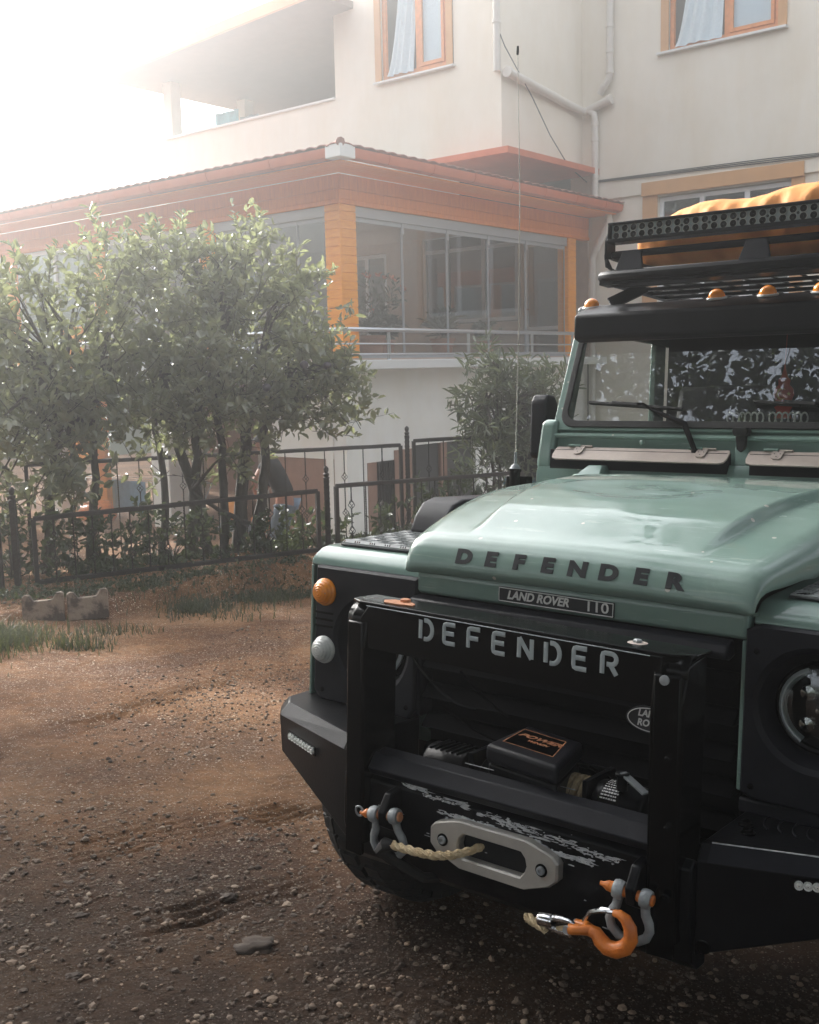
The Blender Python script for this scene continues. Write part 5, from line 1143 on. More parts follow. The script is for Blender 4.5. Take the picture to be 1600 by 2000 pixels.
def pot(x, y, z, r, h, label, n, L_, W_, spread, seed, flower=0, leaf='leafC'):
    R_ = root('potted_plant', hm(x, y, z), label, 'plant', 'pot plants in the veranda')
    B().lathe([(r * .72, 0), (r, h * .85), (r * 1.08, h * .86), (r * 1.08, h), (r * .95, h), (r * .9, h * .9), (.001, h * .9)], (0, 0, 0), (0, 0, 1), 24).build('pot', 'pot', R_)
    rr_ = np.random.default_rng(seed); c_ = np.zeros((n, 3)); c_[:, 2] = h * .9; d_ = rdirs(n, seed, 1.3)
    v, f = leaves((c_ + d_ * .05, d_), L_, W_, 14, spread, .3, seed); leafobj('foliage', v, f, leaf, R_)
    if flower:
        c2 = d_ * spread * .95; c2[:, 2] += h; v, f = leaves((c2[:flower], d_[:flower]), .09, .045, 9, .03, .2, seed + 5); leafobj('flowers', v, f, 'flower', R_)
    return R_
pot(1.6, .9, .02, .22, .34, 'lily with coral flowers in a terracotta pot behind the veranda glass', 26, .16, .035, .95, 3, 12)
pot(3.3, .8, .02, .2, .3, 'low spiky plant in a pot behind the middle veranda pane', 20, .26, .03, .40, 4)
pot(2.6, 1.5, .02, .2, .3, 'broad leaved dark plant on the veranda floor beyond the lily', 24, .18, .09, .35, 5)
pot(4.4, .7, .02, .16, .26, 'small white flowered plant in an orange pot near the veranda door', 16, .12, .05, .3, 6)
# ------------------------------------------------------------------ fences
def twisted(b, p, q, r, turns=10, n=4):
    p, q = Vector(p), Vector(q); k = max(4, int((q - p).length / .02)); d = (q - p).normalized(); u = d.orthogonal().normalized(); v = d.cross(u)
    vs = []; 
    for i in range(k + 1):
        a = i / k * turns * pi * .5 * (q - p).length / .25; c_ = p.lerp(q, i / k)
        vs += [c_ + (u * cos(a + 2 * pi * j / n) + v * sin(a + 2 * pi * j / n)) * r for j in range(n)]
    b.add(vs, [(i * n + j, i * n + (j + 1) % n, (i + 1) * n + (j + 1) % n, (i + 1) * n + j) for i in range(k) for j in range(n)])
def basket(b, c, h, r):
    for s_ in range(4):
        b.tube([Vector(c) + Vector((r * sin(pi * t / 8) * cos(s_ * pi / 2 + t * .35), r * sin(pi * t / 8) * sin(s_ * pi / 2 + t * .35), -h / 2 + h * t / 8)) for t in range(9)], .0042, 5)
    b.ball(Vector(c) + Vector((0, 0, h / 2)), .011, 4); b.ball(Vector(c) - Vector((0, 0, h / 2)), .011, 4)
def fence_panel(p, q, zb, zt, nb, label, group, baskets=(.34, .72), bz=True, rail=.034):
    p, q = Vector(p), Vector(q); L_ = (q - p).length; ang = math.atan2(q.y - p.y, q.x - p.x)
    R_ = root('iron_fence', Matrix.Translation((p.x, p.y, 0)) @ Matrix.Rotation(ang, 4, 'Z'), label, 'fence', group)
    zb0, zb1 = zb if hasattr(zb, '__len__') else (zb, zb); zt0, zt1 = zt if hasattr(zt, '__len__') else (zt, zt)
    b = B()
    for (a0, a1) in ((zb0, zb1), (zt0, zt1)): 
        b.bar((0, 0, a0), (L_, 0, a1), rail, rail * 1.0)
        twisted(b, (0, 0, a0 + rail * .45), (L_, 0, a1 + rail * .45), rail * .42, 12)
    b.bar((0, 0, zb0 - .02), (0, 0, zt0), rail * 1.15); b.bar((L_, 0, zb1 - .02), (L_, 0, zt1), rail * 1.15)
    b.build('panel_frame', 'iron', R_)
    for i in range(nb):
        t = (i + 1) / (nb + 1); x = L_ * t; z0 = lerp(zb0, zb1, t) + rail / 2; z1 = lerp(zt0, zt1, t) - rail / 2; u = B(); H_ = z1 - z0
        if i % 2 == 0:
            kk = (baskets[0], baskets[1]) if H_ > .8 else (.30, .72) if bz else (.5,)
            z = z0
            for q_ in kk:
                zc_ = z0 + H_ * q_; twisted(u, (x, 0, z), (x, 0, zc_ - .045), .0085, 10); basket(u, (x, 0, zc_), .09, .034); z = zc_ + .045
            twisted(u, (x, 0, z), (x, 0, z1), .0085, 10)
        else: twisted(u, (x, 0, z0), (x, 0, z1), .0085, 10)
        u.build('baluster', 'iron', R_)
    return R_
def fence_post(x, y, z0, z1, label, group, fin=True):
    R_ = root('fence_post', (x, y, 0), label, 'fence post', group)
    b = B(); b.bar((0, 0, z0), (0, 0, z1), .05); twisted(b, (0, 0, z0), (0, 0, z1), .031, 8); b.build('shaft', 'iron', R_)
    if fin: B().lathe([(.03, 0), (.034, .012), (.02, .02), (.03, .035), (.03, .05), (.016, .06), (.026, .085), (.026, .105), (.012, .125), (.001, .13)], (0, 0, z1), (0, 0, 1), 14).build('finial', 'iron', R_)
    return R_
GN, GF = 'iron fence panels along the bank', 'iron fence panels in the garden'
fence_panel((-3.35, 9.48), (-.92, 10.72), (-.225, -.195), (.35, .40), 15, 'long low dark iron fence panel with basket balusters above the earth bank', GN)
fence_panel((-.74, 10.86), (1.30, 12.22), (-.25, -.27), (.43, .39), 13, 'low iron fence panel running behind the vehicle wing', GN)
fence_post(-.83, 10.78, -.45, .52, 'iron post with finial between the two low fence panels', 'iron fence posts')
fence_panel((-4.75, 9.15), (-3.62, 9.36), (-.23, -.23), (.36, .36), 6, 'short iron panel at the left edge of the photo', GN)
fence_post(-3.5, 9.42, -.45, .52, 'iron post at the left end of the long low panel', 'iron fence posts')
fence_panel((-4.13, 11.58), (-.09, 12.98), (-.45, -.50), (.66, .68), 17, 'taller iron fence panel behind the tree trunks', GF)
fence_panel((.07, 13.12), (1.9, 13.75), (-.50, -.5), (.72, .74), 9, 'taller iron fence panel in front of the willow leaved shrub', GF)
fence_post(-.01, 13.07, -.7, .78, 'tall iron post with ball finial against the white wall', 'iron fence posts')
fence_panel((-7.2, 11.2), (-4.3, 11.5), (-.45, -.45), (.64, .64), 12, 'garden fence panel leaving the photo at the left', GF)
# notched concrete kerb blocks at the foot of the bank
for i, (px, py, rz, l_) in enumerate(((-2.97, 8.50, rad(14), 'left concrete kerb block with a notched top, leaning on the bank'), (-2.64, 8.60, rad(20), 'right concrete kerb block with a notched top and damp stain'))):
    o = B().prism([(-.175, 0), (.175, 0), (.175, .25), (.155, .262), (.115, .258), (.075, .20), (-.08, .195), (-.11, .245), (-.15, .255), (-.175, .235)], 0, 'y', -.05, .05).build('kerb_block', 'concrete', None, bevel=.008)
    o.matrix_world = Matrix.Translation((px, py, -.365)) @ Matrix.Scale(.92, 4) @ Matrix.Rotation(rz, 4, 'Z') @ Matrix.Rotation(rad(-6), 4, 'X'); tag(o, l_, 'kerb block', 'concrete kerb blocks')
# ------------------------------------------------------------------ trees and plants
def inball(n, c, r, seed, shell=.0):
    g = np.random.default_rng(seed); d = g.normal(size=(n, 3)); d /= np.linalg.norm(d, axis=1, keepdims=True)
    q = (shell + (1 - shell) * g.uniform(0, 1, (n, 1)) ** (1 / 2.2)); jit = 1 + .22 * np.sin(d[:, :1] * 5 + d[:, 1:2] * 7 + c[0]) 
    return np.array(c) + d * q * jit * np.array(r), d
def tree(name, loc, label, cat, trunks, balls, L_, W_, npt, leaf, seed, group=None, spread=.28, up=.3, fruits=(), limbs=60, shell=.0, gap=0., gapf=2.1):
    """trunks: list of (points, radii); balls: (centre, radii, twigs)"""
    R_ = root(name, Vector(loc), label, cat, group); o3 = Vector(loc); g = random.Random(seed)
    for pts, rad_ in trunks:
        P_ = [Vector(p) - o3 for p in pts]; S_ = []
        for i in range(len(P_) - 1):
            for k in range(4): S_.append(P_[i].lerp(P_[i + 1], k / 4) + Vector((g.gauss(0, .010), g.gauss(0, .010), 0)))
        S_.append(P_[-1]); B().tube(S_, [lerp(rad_[0], rad_[1], i / (len(S_) - 1)) for i in range(len(S_))], 8).build('trunk', 'bark', R_, ang=0)
    cs, ds = [], []
    for i, (c, r, n) in enumerate(balls):
        p, d = inball(n, c, r, seed * 31 + i, shell); cs.append(p); ds.append(d)
    C_ = np.concatenate(cs) - np.array(loc); D_ = np.concatenate(ds) + np.array([0, 0, .55]) + np.random.default_rng(seed).normal(size=(sum(map(len, cs)), 3)) * .6
    D_ /= np.linalg.norm(D_, axis=1, keepdims=True)
    if gap > 0:
        kp = np.array([noise.noise(Vector(c) * gapf) + .35 * noise.noise(Vector(c) * gapf * 2.3) < gap for c in C_]); C_, D_ = C_[kp], D_[kp]
    b = B(); ends = [Vector(p[-1]) - o3 for p, _ in trunks]
    for k in range(limbs):
        i = g.randrange(len(C_)); e = min(ends, key=lambda q: (q - Vector(C_[i])).length) if ends else Vector((0, 0, 0)); t_ = Vector(C_[i]); m_ = e.lerp(t_, .5) + Vector((g.gauss(0, .08), g.gauss(0, .08), .10))
        b.tube([e, m_, t_, t_ + Vector(D_[i]) * spread], [.022, .013, .006, .002], 5)
    for i in range(len(C_)):
        if g.random() < .5: t_ = Vector(C_[i]); b.tube([t_ - Vector(D_[i]) * spread * .5, t_ + Vector(D_[i]) * spread], [.004, .0015], 4)
    if limbs: b.build('branches', 'bark', R_, ang=0)
    v, f = leaves((C_, D_), L_, W_, npt, spread, up, seed); cr_ = leafobj('crown', v, f, leaf, R_)
    for p in fruits: B().ball(Vector(p) - o3, .042, 8, (1, 1, .95)).build('fruit', 'fruit', R_)
    return R_
gzf = lambda x, y: float(ground_z(np.array([x]), np.array([y]))[0])
tree('citrus_tree', (-1.95, 10.95, -.3), 'bushy citrus tree with several dark trunks between the two iron fences', 'tree',
     [([(-2.26, 10.95, -.4), (-2.22, 11.0, .4), (-2.38, 11.05, 1.0), (-2.5, 11.1, 1.6)], (.065, .04)), ([(-2.10, 10.98, -.4), (-2.18, 11.0, .4), (-2.15, 11.0, 1.1), (-2.1, 11.1, 1.7)], (.06, .035)), ([(-1.80, 11.0, -.4), (-1.72, 11.0, .4), (-1.66, 11.05, 1.0), (-1.5, 11.1, 1.7)], (.075, .045)), ([(-1.62, 10.95, -.4), (-1.50, 11.0, .5), (-1.45, 11.05, 1.1), (-1.2, 11.05, 1.5)], (.06, .035)), ([(-1.93, 10.9, -.4), (-1.88, 10.95, .5), (-1.95, 11.0, 1.2), (-1.9, 11.1, 2.0)], (.05, .03)), ([(-2.62, 11.1, -.4), (-2.52, 11.1, .5), (-2.62, 11.15, 1.2)], (.045, .03)), ([(-1.66, 10.95, .05), (-1.95, 10.9, .22), (-2.2, 10.8, .42)], (.03, .015))],
     [((-1.63, 11.2, 2.0), (.86, .75, .80), 430), ((-.97, 10.95, 1.38), (.40, .40, .42), 135), ((-2.46, 11.4, 2.08), (.70, .7, .78), 240), ((-2.0, 10.9, 1.25), (1.15, .55, .48), 380), ((-2.2, 10.85, .85), (.9, .4, .30), 70), ((-1.61, 11.28, 2.85), (.20, .2, .25), 26), ((-1.12, 11.24, 2.45), (.22, .2, .30), 40), ((-2.95, 11.5, 2.75), (.35, .3, .32), 36), ((-.55, 10.85, 1.05), (.18, .2, .16), 18), ((-.62, 10.9, 1.55), (.15, .2, .12), 12), ((-2.3, 11.2, 2.7), (.5, .4, .3), 50)],
     .112, .052, 11, 'leafA', 5, None, .33, .25, [(-.985, 10.5, 1.66), (-.77, 10.6, 1.645), (-1.35, 10.45, 1.45)], 110, 0., .16)
tree('citrus_tree', (-3.5, 10.6, -.3), 'leafy tree in front of the hill at the left edge, paler in the haze', 'tree',
     [([(-3.62, 10.5, -.4), (-3.55, 10.6, .5), (-3.4, 10.7, 1.5)], (.06, .04)), ([(-3.2, 10.6, -.4), (-3.1, 10.6, .6), (-3.1, 10.7, 1.4)], (.05, .03))],
     [((-3.42, 10.8, 1.90), (.85, .7, .80), 260), ((-3.6, 10.3, 1.15), (.66, .5, .60), 220), ((-3.5, 10.2, .65), (.45, .4, .30), 60), ((-2.98, 10.55, 1.5), (.5, .45, .5), 110), ((-4.3, 10.9, 1.9), (.6, .5, .8), 150), ((-3.0, 11.3, 2.6), (.4, .3, .4), 36)],
     .120, .055, 11, 'leafA', 9, None, .33, .25, (), 80, 0., .2)
tree('willow_leaved_shrub', (1.15, 12.95, -.6), 'pale narrow leaved shrub against the white wall left of the door mirror', 'shrub',
     [([(1.0, 12.8, -.6), (1.0, 12.8, .3), (.95, 12.9, 1.2)], (.03, .012)), ([(1.2, 12.9, -.6), (1.25, 12.9, .5), (1.3, 12.95, 1.2)], (.03, .012)), ([(1.05, 12.8, -.4), (1.1, 12.8, .5), (1.05, 12.85, 1.6)], (.022, .008))],
     [((.95, 12.89, 1.42), (.26, .25, .36), 46), ((1.22, 12.95, 1.05), (.50, .3, .45), 120), ((1.67, 13.25, 1.25), (.30, .25, .34), 50), ((.90, 12.75, .62), (.26, .22, .34), 50), ((1.45, 12.95, .3), (.5, .3, .5), 80)],
     .17, .034, 9, 'leafB', 15, None, .26, .1, (), 26)
def bush(name, c, r, n, L_, W_, label, leaf, seed, cat='shrub', group=None):
    R_ = root(name, Vector(c) - Vector((0, 0, r[2])), label, cat, group); p, d = inball(n, (0, 0, r[2]), r, seed); d = d + np.array([0, 0, .5]); d /= np.linalg.norm(d, axis=1, keepdims=True)
    v, f = leaves((p, d), L_, W_, 9, .18, .3, seed); leafobj('foliage', v, f, leaf, R_)
    b = B(); g = random.Random(seed)
    for k in range(10): i = g.randrange(n); b.tube([(0, 0, 0), Vector(p[i]) * .5 + Vector((0, 0, .03)), p[i]], [.010, .007, .003], 5)
    b.build('stems', 'bark', R_, ang=0); return R_
for i, (c, r, n, l_) in enumerate((((-3.75, 9.95, .0), (.5, .3, .30), 120, 'dark leafy shrub inside the fence at the far left'), ((-2.95, 10.2, -.02), (.5, .3, .28), 130, 'dark leafy shrub inside the fence beneath the blue towel'), ((-2.35, 10.45, .0), (.38, .25, .26), 90, 'dark leafy shrub at the foot of the forked trunks'), ((-1.45, 10.85, -.1), (.38, .25, .18), 70, 'low dark shrub below the crouching person'), ((-.95, 11.1, -.12), (.3, .25, .16), 50, 'low dark shrub at the right end of the long fence panel'), ((-.1, 11.6, -.05), (.35, .25, .24), 60, 'low shrub with reddish tips near the iron door'), ((.55, 12.2, .05), (.4, .25, .32), 90, 'dense dark shrub behind the wing air box'))):
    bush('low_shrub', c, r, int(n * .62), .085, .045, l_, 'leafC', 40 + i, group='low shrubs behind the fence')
# planter and blue barrel by the shrub
BR = root('barrel', (1.45, 13.15, -.75), 'blue plastic barrel behind the fence beside the door mirror', 'barrel')
M['blueb'] = mat('blue_plastic', (.02, .13, .20), .5, var=.15, vs=6)
B().lathe([(.26, 0), (.28, .03), (.28, .4), (.295, .42), (.295, .46), (.28, .48), (.28, .9), (.29, .92), (.29, .97), (.25, .99), (.001, .99)], (0, 0, 0), (0, 0, 1), 32).build('barrel_body', 'blueb', BR)
PL = root('planter', (1.45, 13.15, .25), 'black tub of plants standing on the blue barrel', 'planter')
B().lathe([(.17, 0), (.23, .26), (.25, .265), (.25, .30), (.22, .30), (.20, .26), (.001, .25)], (0, 0, 0), (0, 0, 1), 28).build('tub', 'rubber', PL)
p, d = inball(60, (0, 0, .48), (.28, .25, .24), 77); v, f = leaves((p, d + np.array([0, 0, .6])), .12, .06, 8, .2, .3, 77); leafobj('foliage', v, f, 'leafC', PL)
# garden trees behind the carport and by the far end of the veranda
def bigtree(name, c, h, r, n, L_, label, seed, leaf='leafA', group=None, npt=10, trunk=.14, balls=None, limbs=26, up=.2):
    x, y, z = c; return tree(name, c, label, 'tree', [([(x, y, z - .3), (x + .05, y, z + h * .3), (x, y, z + h * .62)], (trunk, trunk * .5))],
        balls or [((x, y, z + h * .66), (r, r, h * .34), n), ((x + r * .5, y - r * .3, z + h * .5), (r * .6, r * .6, h * .22), n // 3), ((x - r * .5, y + r * .2, z + h * .55), (r * .6, r * .6, h * .25), n // 3)], L_, L_ * .5, npt, leaf, seed, group, L_ * 2.4, up, (), limbs)
bigtree('garden_tree', (-8.5, 17.5, -1.2), 3.2, 1.5, 420, .13, 'garden tree seen through the carport between the white columns', 61, group='garden trees behind the house')
bigtree('garden_tree', (-6.2, 13.5, -1.0), 3.4, 1.3, 420, .12, 'hazy garden tree at the left edge beyond the fence', 62, group='garden trees behind the house')
bigtree('garden_tree', (-12.5, 22., -1.2), 5.2, 2.4, 400, .2, 'tree beyond the veranda roof, pale against the hill', 63, group='garden trees behind the house')
# woods on the near hill: single trees that can be told apart
for i in range(34):
    g = random.Random(900 + i); a = rad(-25 + i * .52 + g.uniform(-.3, .3)) - rad(2); r = g.uniform(42, 62)
    x, y = sin(a) * r, cos(a) * r; z = 1.2 + (r - 38) * .26 + g.uniform(-.6, .6)
    bigtree('hillside_tree', (x, y, z), g.uniform(3.2, 4.8), g.uniform(1.5, 2.2), 60, .55, 'round topped tree in the hazy wood on the hill', 300 + i, 'leafA', 'trees of the hillside wood', 9, .3, None, 0)
# tall trees across the yard, mirrored in the windscreen; right-hand ones added for shade
def car_w(x, y): p = CAR @ Vector((x, y, 0)); return (p.x, p.y)
for i, (cx, cy, h, r, n) in enumerate(((-4.4, -8.2, 13.5, 4.6, 1500), (-10.0, -6.0, 12.5, 4.3, 900), (1.8, -9.5, 14., 4.6, 1200), (7.6, -8.0, 13., 4.2, 700), (10.5, -2.5, 11., 3.6, 500))):
    x, y = car_w(cx, cy)
    bigtree('offscreen_tree', (x, y, gzf(x, y) - .1), h, r, int(n * 1.9), .17, ('broad tree across the yard mirrored at the windscreen centre', 'tree at the end of the yard row mirrored low in the glass', 'tall tree behind the photographer, nearest the middle of the row', 'unseen tall tree on the driver side, added to darken the scene', 'unseen last tree of the row, added to darken the scene')[i], 500 + i, 'leafD', 'tall trees across the yard', 13, .2, None, 30)
bigtree('offscreen_tree', (-9.2, 8.2, -.2), 12., 3., 0, .28, 'unseen leaning tree at the left, its crown added to shade the yard', 530, 'leafD', 'tall trees across the yard', 13, .22, [((-9.2, 12.2, 5.6), (2.6, 2.0, 1.5), 500)], 40)  # unseen crown added to block sun from the near ground
bigtree('offscreen_tree', (-3.4, -2.6, -.1), 7., 3., 0, .13, 'unseen tree behind the camera, its crown added to darken the vehicle nose', 531, 'leafD', 'tall trees across the yard', 14, .24, [((2.0, 1.6, 5.5), (3.1, 3.0, 1.1), 2100), ((-2.8, -2.0, 5.2), (2.4, 2.4, 1.6), 500), ((2.5, -.8, 4.2), (2.6, 1.6, 1.2), 420), ((-4.8, 2.4, 5.1), (2.6, 2.6, 1.5), 420), ((5.6, 2.0, 5.2), (2.6, 2.6, 1.5), 600)], 60)  # canopy added out of view, darkens the near ground and vehicle front
bigtree('offscreen_tree', (6.6, 3.6, -.5), 6.5, 3., 0, .12, 'unseen tree beside the driver door, its bough added to break up bonnet reflections', 540, 'leafD', 'tall trees across the yard', 13, .2, [((2.9, 7.2, 6.2), (2.5, 1.3, .9), 520), ((6.2, 4.4, 5.6), (1.8, 1.6, 1.4), 200)], 40)  # out-of-view bough added to break the sky highlight on the bonnet
# ------------------------------------------------------------------ gravel, grass, ground cover
def ico():
    t = (1 + 5 ** .5) / 2; v = np.array([(-1, t, 0), (1, t, 0), (-1, -t, 0), (1, -t, 0), (0, -1, t), (0, 1, t), (0, -1, -t), (0, 1, -t), (t, 0, -1), (t, 0, 1), (-t, 0, -1), (-t, 0, 1)], float); v /= np.linalg.norm(v[0])
    f = np.array([(0, 11, 5), (0, 5, 1), (0, 1, 7), (0, 7, 10), (0, 10, 11), (1, 5, 9), (5, 11, 4), (11, 10, 2), (10, 7, 6), (7, 1, 8), (3, 9, 4), (3, 4, 2), (3, 2, 6), (3, 6, 8), (3, 8, 9), (4, 9, 5), (2, 4, 11), (6, 2, 10), (8, 6, 7), (9, 8, 1)]); return v, f
def pebbles(n, name, lo, hi, x0, x1, y0, y1, seed, m, bias=1.):
    r = np.random.default_rng(seed); iv, jf = ico(); n0 = n * 4
    x = r.uniform(x0, x1, n0); y = y0 + (y1 - y0) * r.uniform(0, 1, n0) ** bias
    dens = .30 + fbm(x, y, .9, 4, 4.) * 3.0 + .30 * (y < 4.2) - .25 * sst(5, 8, y)
    keep = r.uniform(0, 1, n0) < dens; x, y = x[keep][:n], y[keep][:n]; n = len(x); z = ground_z(x, y)
    s = lo * (hi / lo) ** (r.uniform(0, 1, n) ** 2.6)
    sc = s[:, None] * r.uniform(.6, 1.25, (n, 3)) * np.array([1, 1, .62])
    q = iv[None] * (1 + r.uniform(-.24, .24, (n, 12, 1))) * sc[:, None]; a = r.uniform(0, 2 * pi, n); ca, sa = np.cos(a)[:, None], np.sin(a)[:, None]
    v = np.stack([q[..., 0] * ca - q[..., 1] * sa + x[:, None], q[..., 0] * sa + q[..., 1] * ca + y[:, None], q[..., 2] + z[:, None] + sc[:, 2:3] * .25], -1).reshape(-1, 3)
    f = (jf[None] + np.arange(n)[:, None, None] * 12).reshape(-1, 3)
    me = bpy.data.meshes.new(name); me.from_pydata(v.tolist(), [], f.tolist()); me.materials.append(m)
    at = me.attributes.new('tone', 'FLOAT', 'POINT'); at.data.foreach_set('value', np.repeat(r.uniform(0, 1, n), 12).astype(np.float32))
    return link(name, me, None, smooth=False)
def stonemat():
    m = M['stone']; t = m.node_tree; N = t.nodes; L = t.links; b = N['Principled BSDF']; a = N.new('ShaderNodeAttribute'); a.attribute_name = 'tone'; r = N.new('ShaderNodeValToRGB'); L.new(a.outputs['Fac'], r.inputs[0])
    e = r.color_ramp.elements; e[0].position = 0; e[0].color = (.055, .038, .027, 1); e[1].position = 1; e[1].color = (.31, .25, .19, 1)
    for p_, c_ in ((.45, (.09, .062, .044)), (.75, (.15, .11, .08)), (.92, (.22, .15, .10))): k = e.new(p_); k.color = (*c_, 1)
    L.new(r.outputs[0], b.inputs['Base Color'])
stonemat()
g2_ = pebbles(5000, 'gravel', .004, .022, -3.4, .4, 8.2, 11.2, 22, M['stone'], 1.); tag(g2_, kind='stuff')
gr = pebbles(30000, 'gravel', .0020, .0135, -2.6, 1.9, 2.35, 8.5, 21, M['stone'], 1.7); tag(gr, kind='stuff')
for i, (x, y, s_, l_) in enumerate(((-.47, 2.94, .045, 'flat brown stone half buried in the gravel near the dark tyre'), (-.62, 3.30, .022, 'small rounded brown stone behind the flat one'), (-.70, 4.05, .022, 'small dark stone beside the tyre marks'), (-1.05, 3.15, .018, 'pale pebble near the bottom left gravel'), (-.95, 2.75, .018, 'ochre pebble in the lowest gravel at the left'))):
    iv, jf = ico(); bm = bmesh.new(); bmesh.ops.create_icosphere(bm, subdivisions=3, radius=1)
    for v_ in bm.verts:
        k = 1 + .75 * noise.noise(v_.co * 1.5 + Vector((i * 3., 0, 0))) + .3 * noise.noise(v_.co * 4.); v_.co = Vector((v_.co.x * s_ * 1.25 * k, v_.co.y * s_ * .9 * k, v_.co.z * s_ * .36 * k))
    me = bpy.data.meshes.new('stone'); bm.to_mesh(me); bm.free(); me.materials.append(M['brownstone']); o = link('stone', me, None, ang=0); o.location = (x, y, gzf(x, y) + s_ * .08); tag(o, l_, 'stone')
def blades(n, regions, hgt, seed):
    r = np.random.default_rng(seed); xs, ys = [], []
    for (cx, cy, rx, ry, k) in regions: xs.append(r.normal(cx, rx, k)); ys.append(r.normal(cy, ry, k))
    x = np.concatenate(xs); y = np.concatenate(ys); n = len(x); z = ground_z(x, y); h = hgt * r.uniform(.3, 1.2, n); a = r.uniform(0, 2 * pi, n); lean = h * r.uniform(.2, 1.0, n); wv = r.uniform(.002, .0055, n)
    px, py = np.cos(a), np.sin(a); qx, qy = -py * wv, px * wv; b = np.stack([x, y, z - .005], 1)
    w3 = np.stack([qx, qy, np.zeros(n)], 1); m_ = b + np.stack([px * lean * .35, py * lean * .35, h * .6], 1); t_ = b + np.stack([px * lean, py * lean, h], 1)
    v = np.stack([b - w3, b + w3, m_ + w3 * .8, t_ + w3 * .1, t_ - w3 * .1, m_ - w3 * .8], 1).reshape(-1, 3); i = np.arange(n)[:, None] * 6
    f = np.concatenate([i + np.array([[0, 1, 2, 5]]), i + np.array([[5, 2, 3, 4]])], 0); return v, f
v, f = blades(0, [(-3.05, 7.45, .22, .28, 2600), (-3.2, 7.0, .2, .2, 700), (-2.0, 9.35, .45, .16, 500), (-1.9, 9.1, .1, .08, 260), (-1.45, 9.75, .15, .10, 500), (-1.25, 9.95, .12, .1, 400), (-1.9, 9.2, .1, .08, 250), (-2.35, 7.4, .12, .1, 250), (-2.3, 8.0, .2, .12, 160), (-1.7, 8.8, .3, .12, 160), (-2.5, 9.2, .8, .2, 160)], .10, 31)
tag(leafobj('grass', v, f, 'grass'), 'thin grass and weeds along the foot of the earth bank', 'grass', kind='stuff')
g_ = np.random.default_rng(5); n = 1500; t = g_.uniform(-.15, 1.1, n); off = g_.normal(-.42, .16, n); x = -3.35 + t * 2.43 + off * -.455; y = 9.5 + t * 1.24 + off * .89; c3 = np.stack([x, y, ground_z(x, y) + .005], 1)
v, f = leaves((c3, rdirs(n, 8, .1)), .035, .022, 3, .05, .2, 8); tag(leafobj('ground_cover', v, f, 'leafC'), 'small weeds creeping over the earth bank', 'weeds', kind='stuff')
# leaf litter under the fence
n = 700; x = g_.uniform(-3.3, .6, n); y = 9.6 + (x + 3.35) * .585 + g_.uniform(.0, 1.2, n); c3 = np.stack([x, y, ground_z(x, y) + .01], 1); v, f = leaves((c3, rdirs(n, 9, .3)), .07, .035, 4, .08, .3, 19); tag(leafobj('undergrowth', v, f, 'leafC'), 'dark undergrowth covering the soil behind the iron fence', 'undergrowth', kind='stuff')
# ------------------------------------------------------------------ person in the garden
M['skin'] = mat('skin', (.46, .22, .15), .55, var=.06, vs=12); M['jacket'] = mat('dark_jacket', (.030, .027, .026), .85, bump=.3, bs=30, var=.2); M['hair'] = mat('dark_hair', (.02, .016, .013), .7, bump=.5, bs=80); M['shirt'] = mat('light_shirt', (.30, .36, .42), .85, var=.08)
PP = root('person', (-1.52, 13.05, -.80), 'person in a dark jacket, cap and jeans bending forward in the garden behind the trees', 'person')
def skin(name, pts, edges, m, sub=2, parent=PP):
    me = bpy.data.meshes.new(name); me.from_pydata([p[:3] for p in pts], edges, []); me.materials.append(M[m]); o = bpy.data.objects.new(name, me); COL.objects.link(o); o.parent = parent
    md = o.modifiers.new('skin', 'SKIN'); md.use_smooth_shade = True
    for i, p in enumerate(pts):
        sv = me.skin_vertices[0].data[i] if me.skin_vertices else None
        if sv: sv.radius = (p[3], p[4] if len(p) > 4 else p[3]); sv.use_root = (i == 0)
    ms_ = o.modifiers.new('sub', 'SUBSURF'); ms_.levels = sub; ms_.render_levels = sub; return o
def chain(pts, start=0): return [(i, i + 1) for i in range(start, start + len(pts) - 1)]
# pelvis root, spine leaning towards -x, head, two legs, arms reaching down
body = [(0, 0, .84, .13, .11), (-.03, 0, 1.00, .13, .10), (-.10, -.02, 1.18, .15, .10), (-.17, -.04, 1.33, .11, .09), (-.21, -.05, 1.41, .055), (-.235, -.06, 1.475, .06), (-.245, -.065, 1.54, .085, .095), (-.25, -.065, 1.60, .07, .085),
        (.03, .10, .80, .095), (-.06, .12, .48, .065), (.0, .13, .10, .045), (-.12, .13, .04, .035),
        (-.01, -.10, .80, .095), (-.12, -.12, .48, .065), (-.03, -.13, .10, .045), (-.15, -.13, .04, .035),
        (-.17, .14, 1.31, .055), (-.20, .20, 1.08, .042), (-.30, .10, .86, .033), (-.345, .04, .78, .026, .018),
        (-.20, -.17, 1.30, .055), (-.33, -.24, 1.10, .042), (-.30, -.17, .86, .033), (-.27, -.11, .77, .028, .018)]
ed = [(0, 1), (1, 2), (2, 3), (3, 4), (4, 5), (5, 6), (6, 7), (0, 8), (8, 9), (9, 10), (10, 11), (0, 12), (12, 13), (13, 14), (14, 15), (3, 16), (16, 17), (17, 18), (18, 19), (3, 20), (20, 21), (21, 22), (22, 23)]
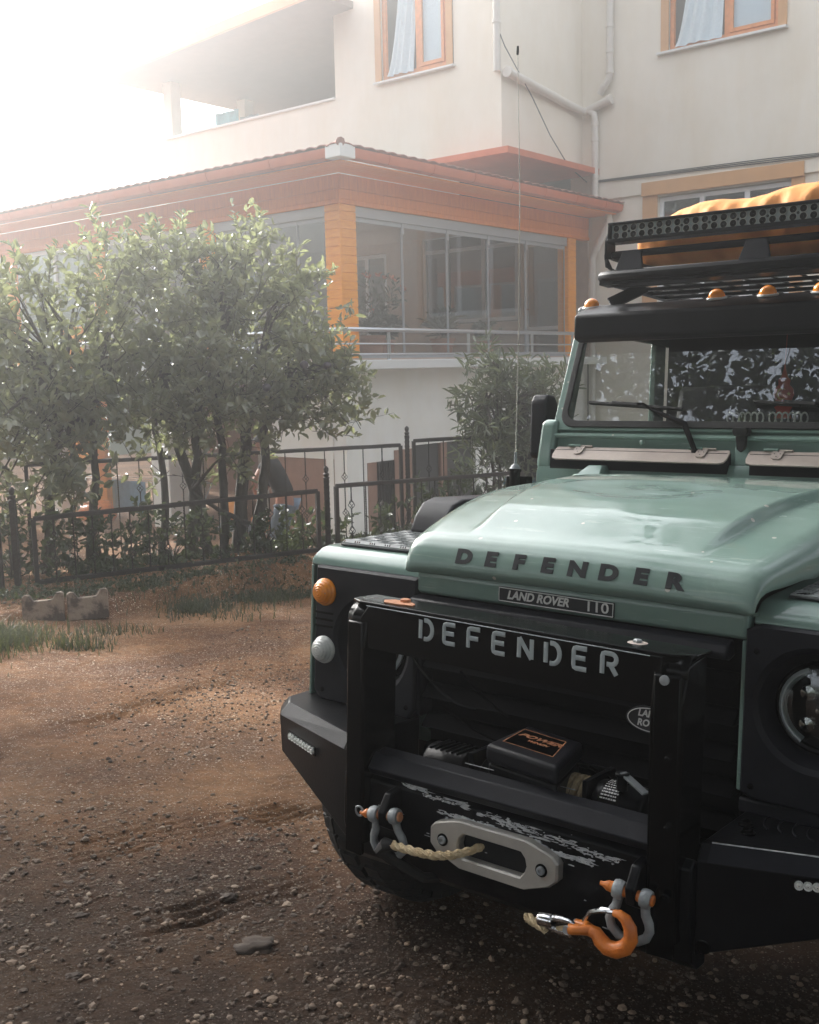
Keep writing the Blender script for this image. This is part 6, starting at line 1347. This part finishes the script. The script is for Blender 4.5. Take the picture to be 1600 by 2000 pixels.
for hx_, hy_, hz_, sg in ((-.345, .04, .78, 1), (-.27, -.11, .77, -1)):        # five fingers on each hand
    pi_ = 19 if sg > 0 else 23
    for q, (dy, ln) in enumerate(((-.024, .060), (-.008, .070), (.008, .072), (.022, .058))):
        b0 = len(body); body += [(hx_ - .010, hy_ + dy, hz_ - .035, .0085), (hx_ - .018, hy_ + dy * 1.2, hz_ - .035 - ln * .55, .0075), (hx_ - .006, hy_ + dy * 1.2, hz_ - .035 - ln, .006)]; ed += [(pi_, b0), (b0, b0 + 1), (b0 + 1, b0 + 2)]
    b0 = len(body); body += [(hx_ + .02, hy_ - .03 * sg, hz_ - .015, .010), (hx_ + .024, hy_ - .042 * sg, hz_ - .045, .008)]; ed += [(pi_, b0), (b0, b0 + 1)]
skin('body', body, ed, 'skin')
jk = [(.01, 0, .86, .165, .15), (-.03, 0, 1.00, .165, .135), (-.10, -.02, 1.18, .180, .13), (-.165, -.04, 1.33, .13, .11), (-.195, -.047, 1.395, .07), (-.17, .14, 1.31, .078), (-.20, .20, 1.08, .062), (-.24, .165, .98, .056), (-.20, -.17, 1.30, .078), (-.27, -.21, 1.20, .066)]
skin('jacket', jk, [(0, 1), (1, 2), (2, 3), (3, 4), (3, 5), (5, 6), (6, 7), (3, 8), (8, 9)], 'jacket')
jn = [(.0, 0, .88, .155, .13), (.02, .09, .76, .115), (-.06, .12, .48, .085), (.0, .13, .12, .066), (-.01, -.09, .76, .115), (-.12, -.12, .48, .085), (-.03, -.13, .12, .066)]
skin('jeans', jn, [(0, 1), (1, 2), (2, 3), (0, 4), (4, 5), (5, 6)], 'denim')
hc = B().ball((-.238, -.065, 1.60), .10, 10, (1.0, .9, .72)); hc.prism([(-.31, -.13), (-.40, -.10), (-.42, -.065), (-.40, -.03), (-.31, .0)], 0, 'z', 1.585, 1.595); hc.build('cap', 'jacket', PP)
fc = B(); fc.ball((-.335, -.065, 1.535), .016, 5, (1.2, .8, 1.3)); fc.ball((-.325, -.065, 1.49), .012, 5, (.8, 1.8, .5)); fc.ball((-.24, .028, 1.54), .018, 5, (1, .5, 1.5)); fc.ball((-.24, -.158, 1.54), .018, 5, (1, .5, 1.5)); fc.build('face_features', 'skin', PP)
ey = B(); ey.ball((-.325, -.032, 1.555), .010, 6); ey.ball((-.325, -.098, 1.555), .010, 6); ey.build('eyes', 'hair', PP)
# ------------------------------------------------------------------ haze
hz = B().box((-335, -335, -16), (335, 335, 34)).build('haze', 'cabin', None, smooth=False)
hzm = bpy.data.materials.new('haze'); hzm.use_nodes = True; t_ = hzm.node_tree; t_.nodes.remove(t_.nodes['Principled BSDF']); pv = t_.nodes.new('ShaderNodeVolumePrincipled')
pv.inputs['Density'].default_value = HAZE = .0185; pv.inputs['Anisotropy'].default_value = .78; pv.inputs['Color'].default_value = (.97, .965, .95, 1)
pv.inputs['Density Attribute'].default_value = ''; pv.inputs['Temperature Attribute'].default_value = ''; pv.inputs['Color Attribute'].default_value = ''
t_.links.new(pv.outputs[0], t_.nodes['Material Output'].inputs['Volume']); hz.data.materials.clear(); hz.data.materials.append(hzm); tag(hz, kind='stuff')
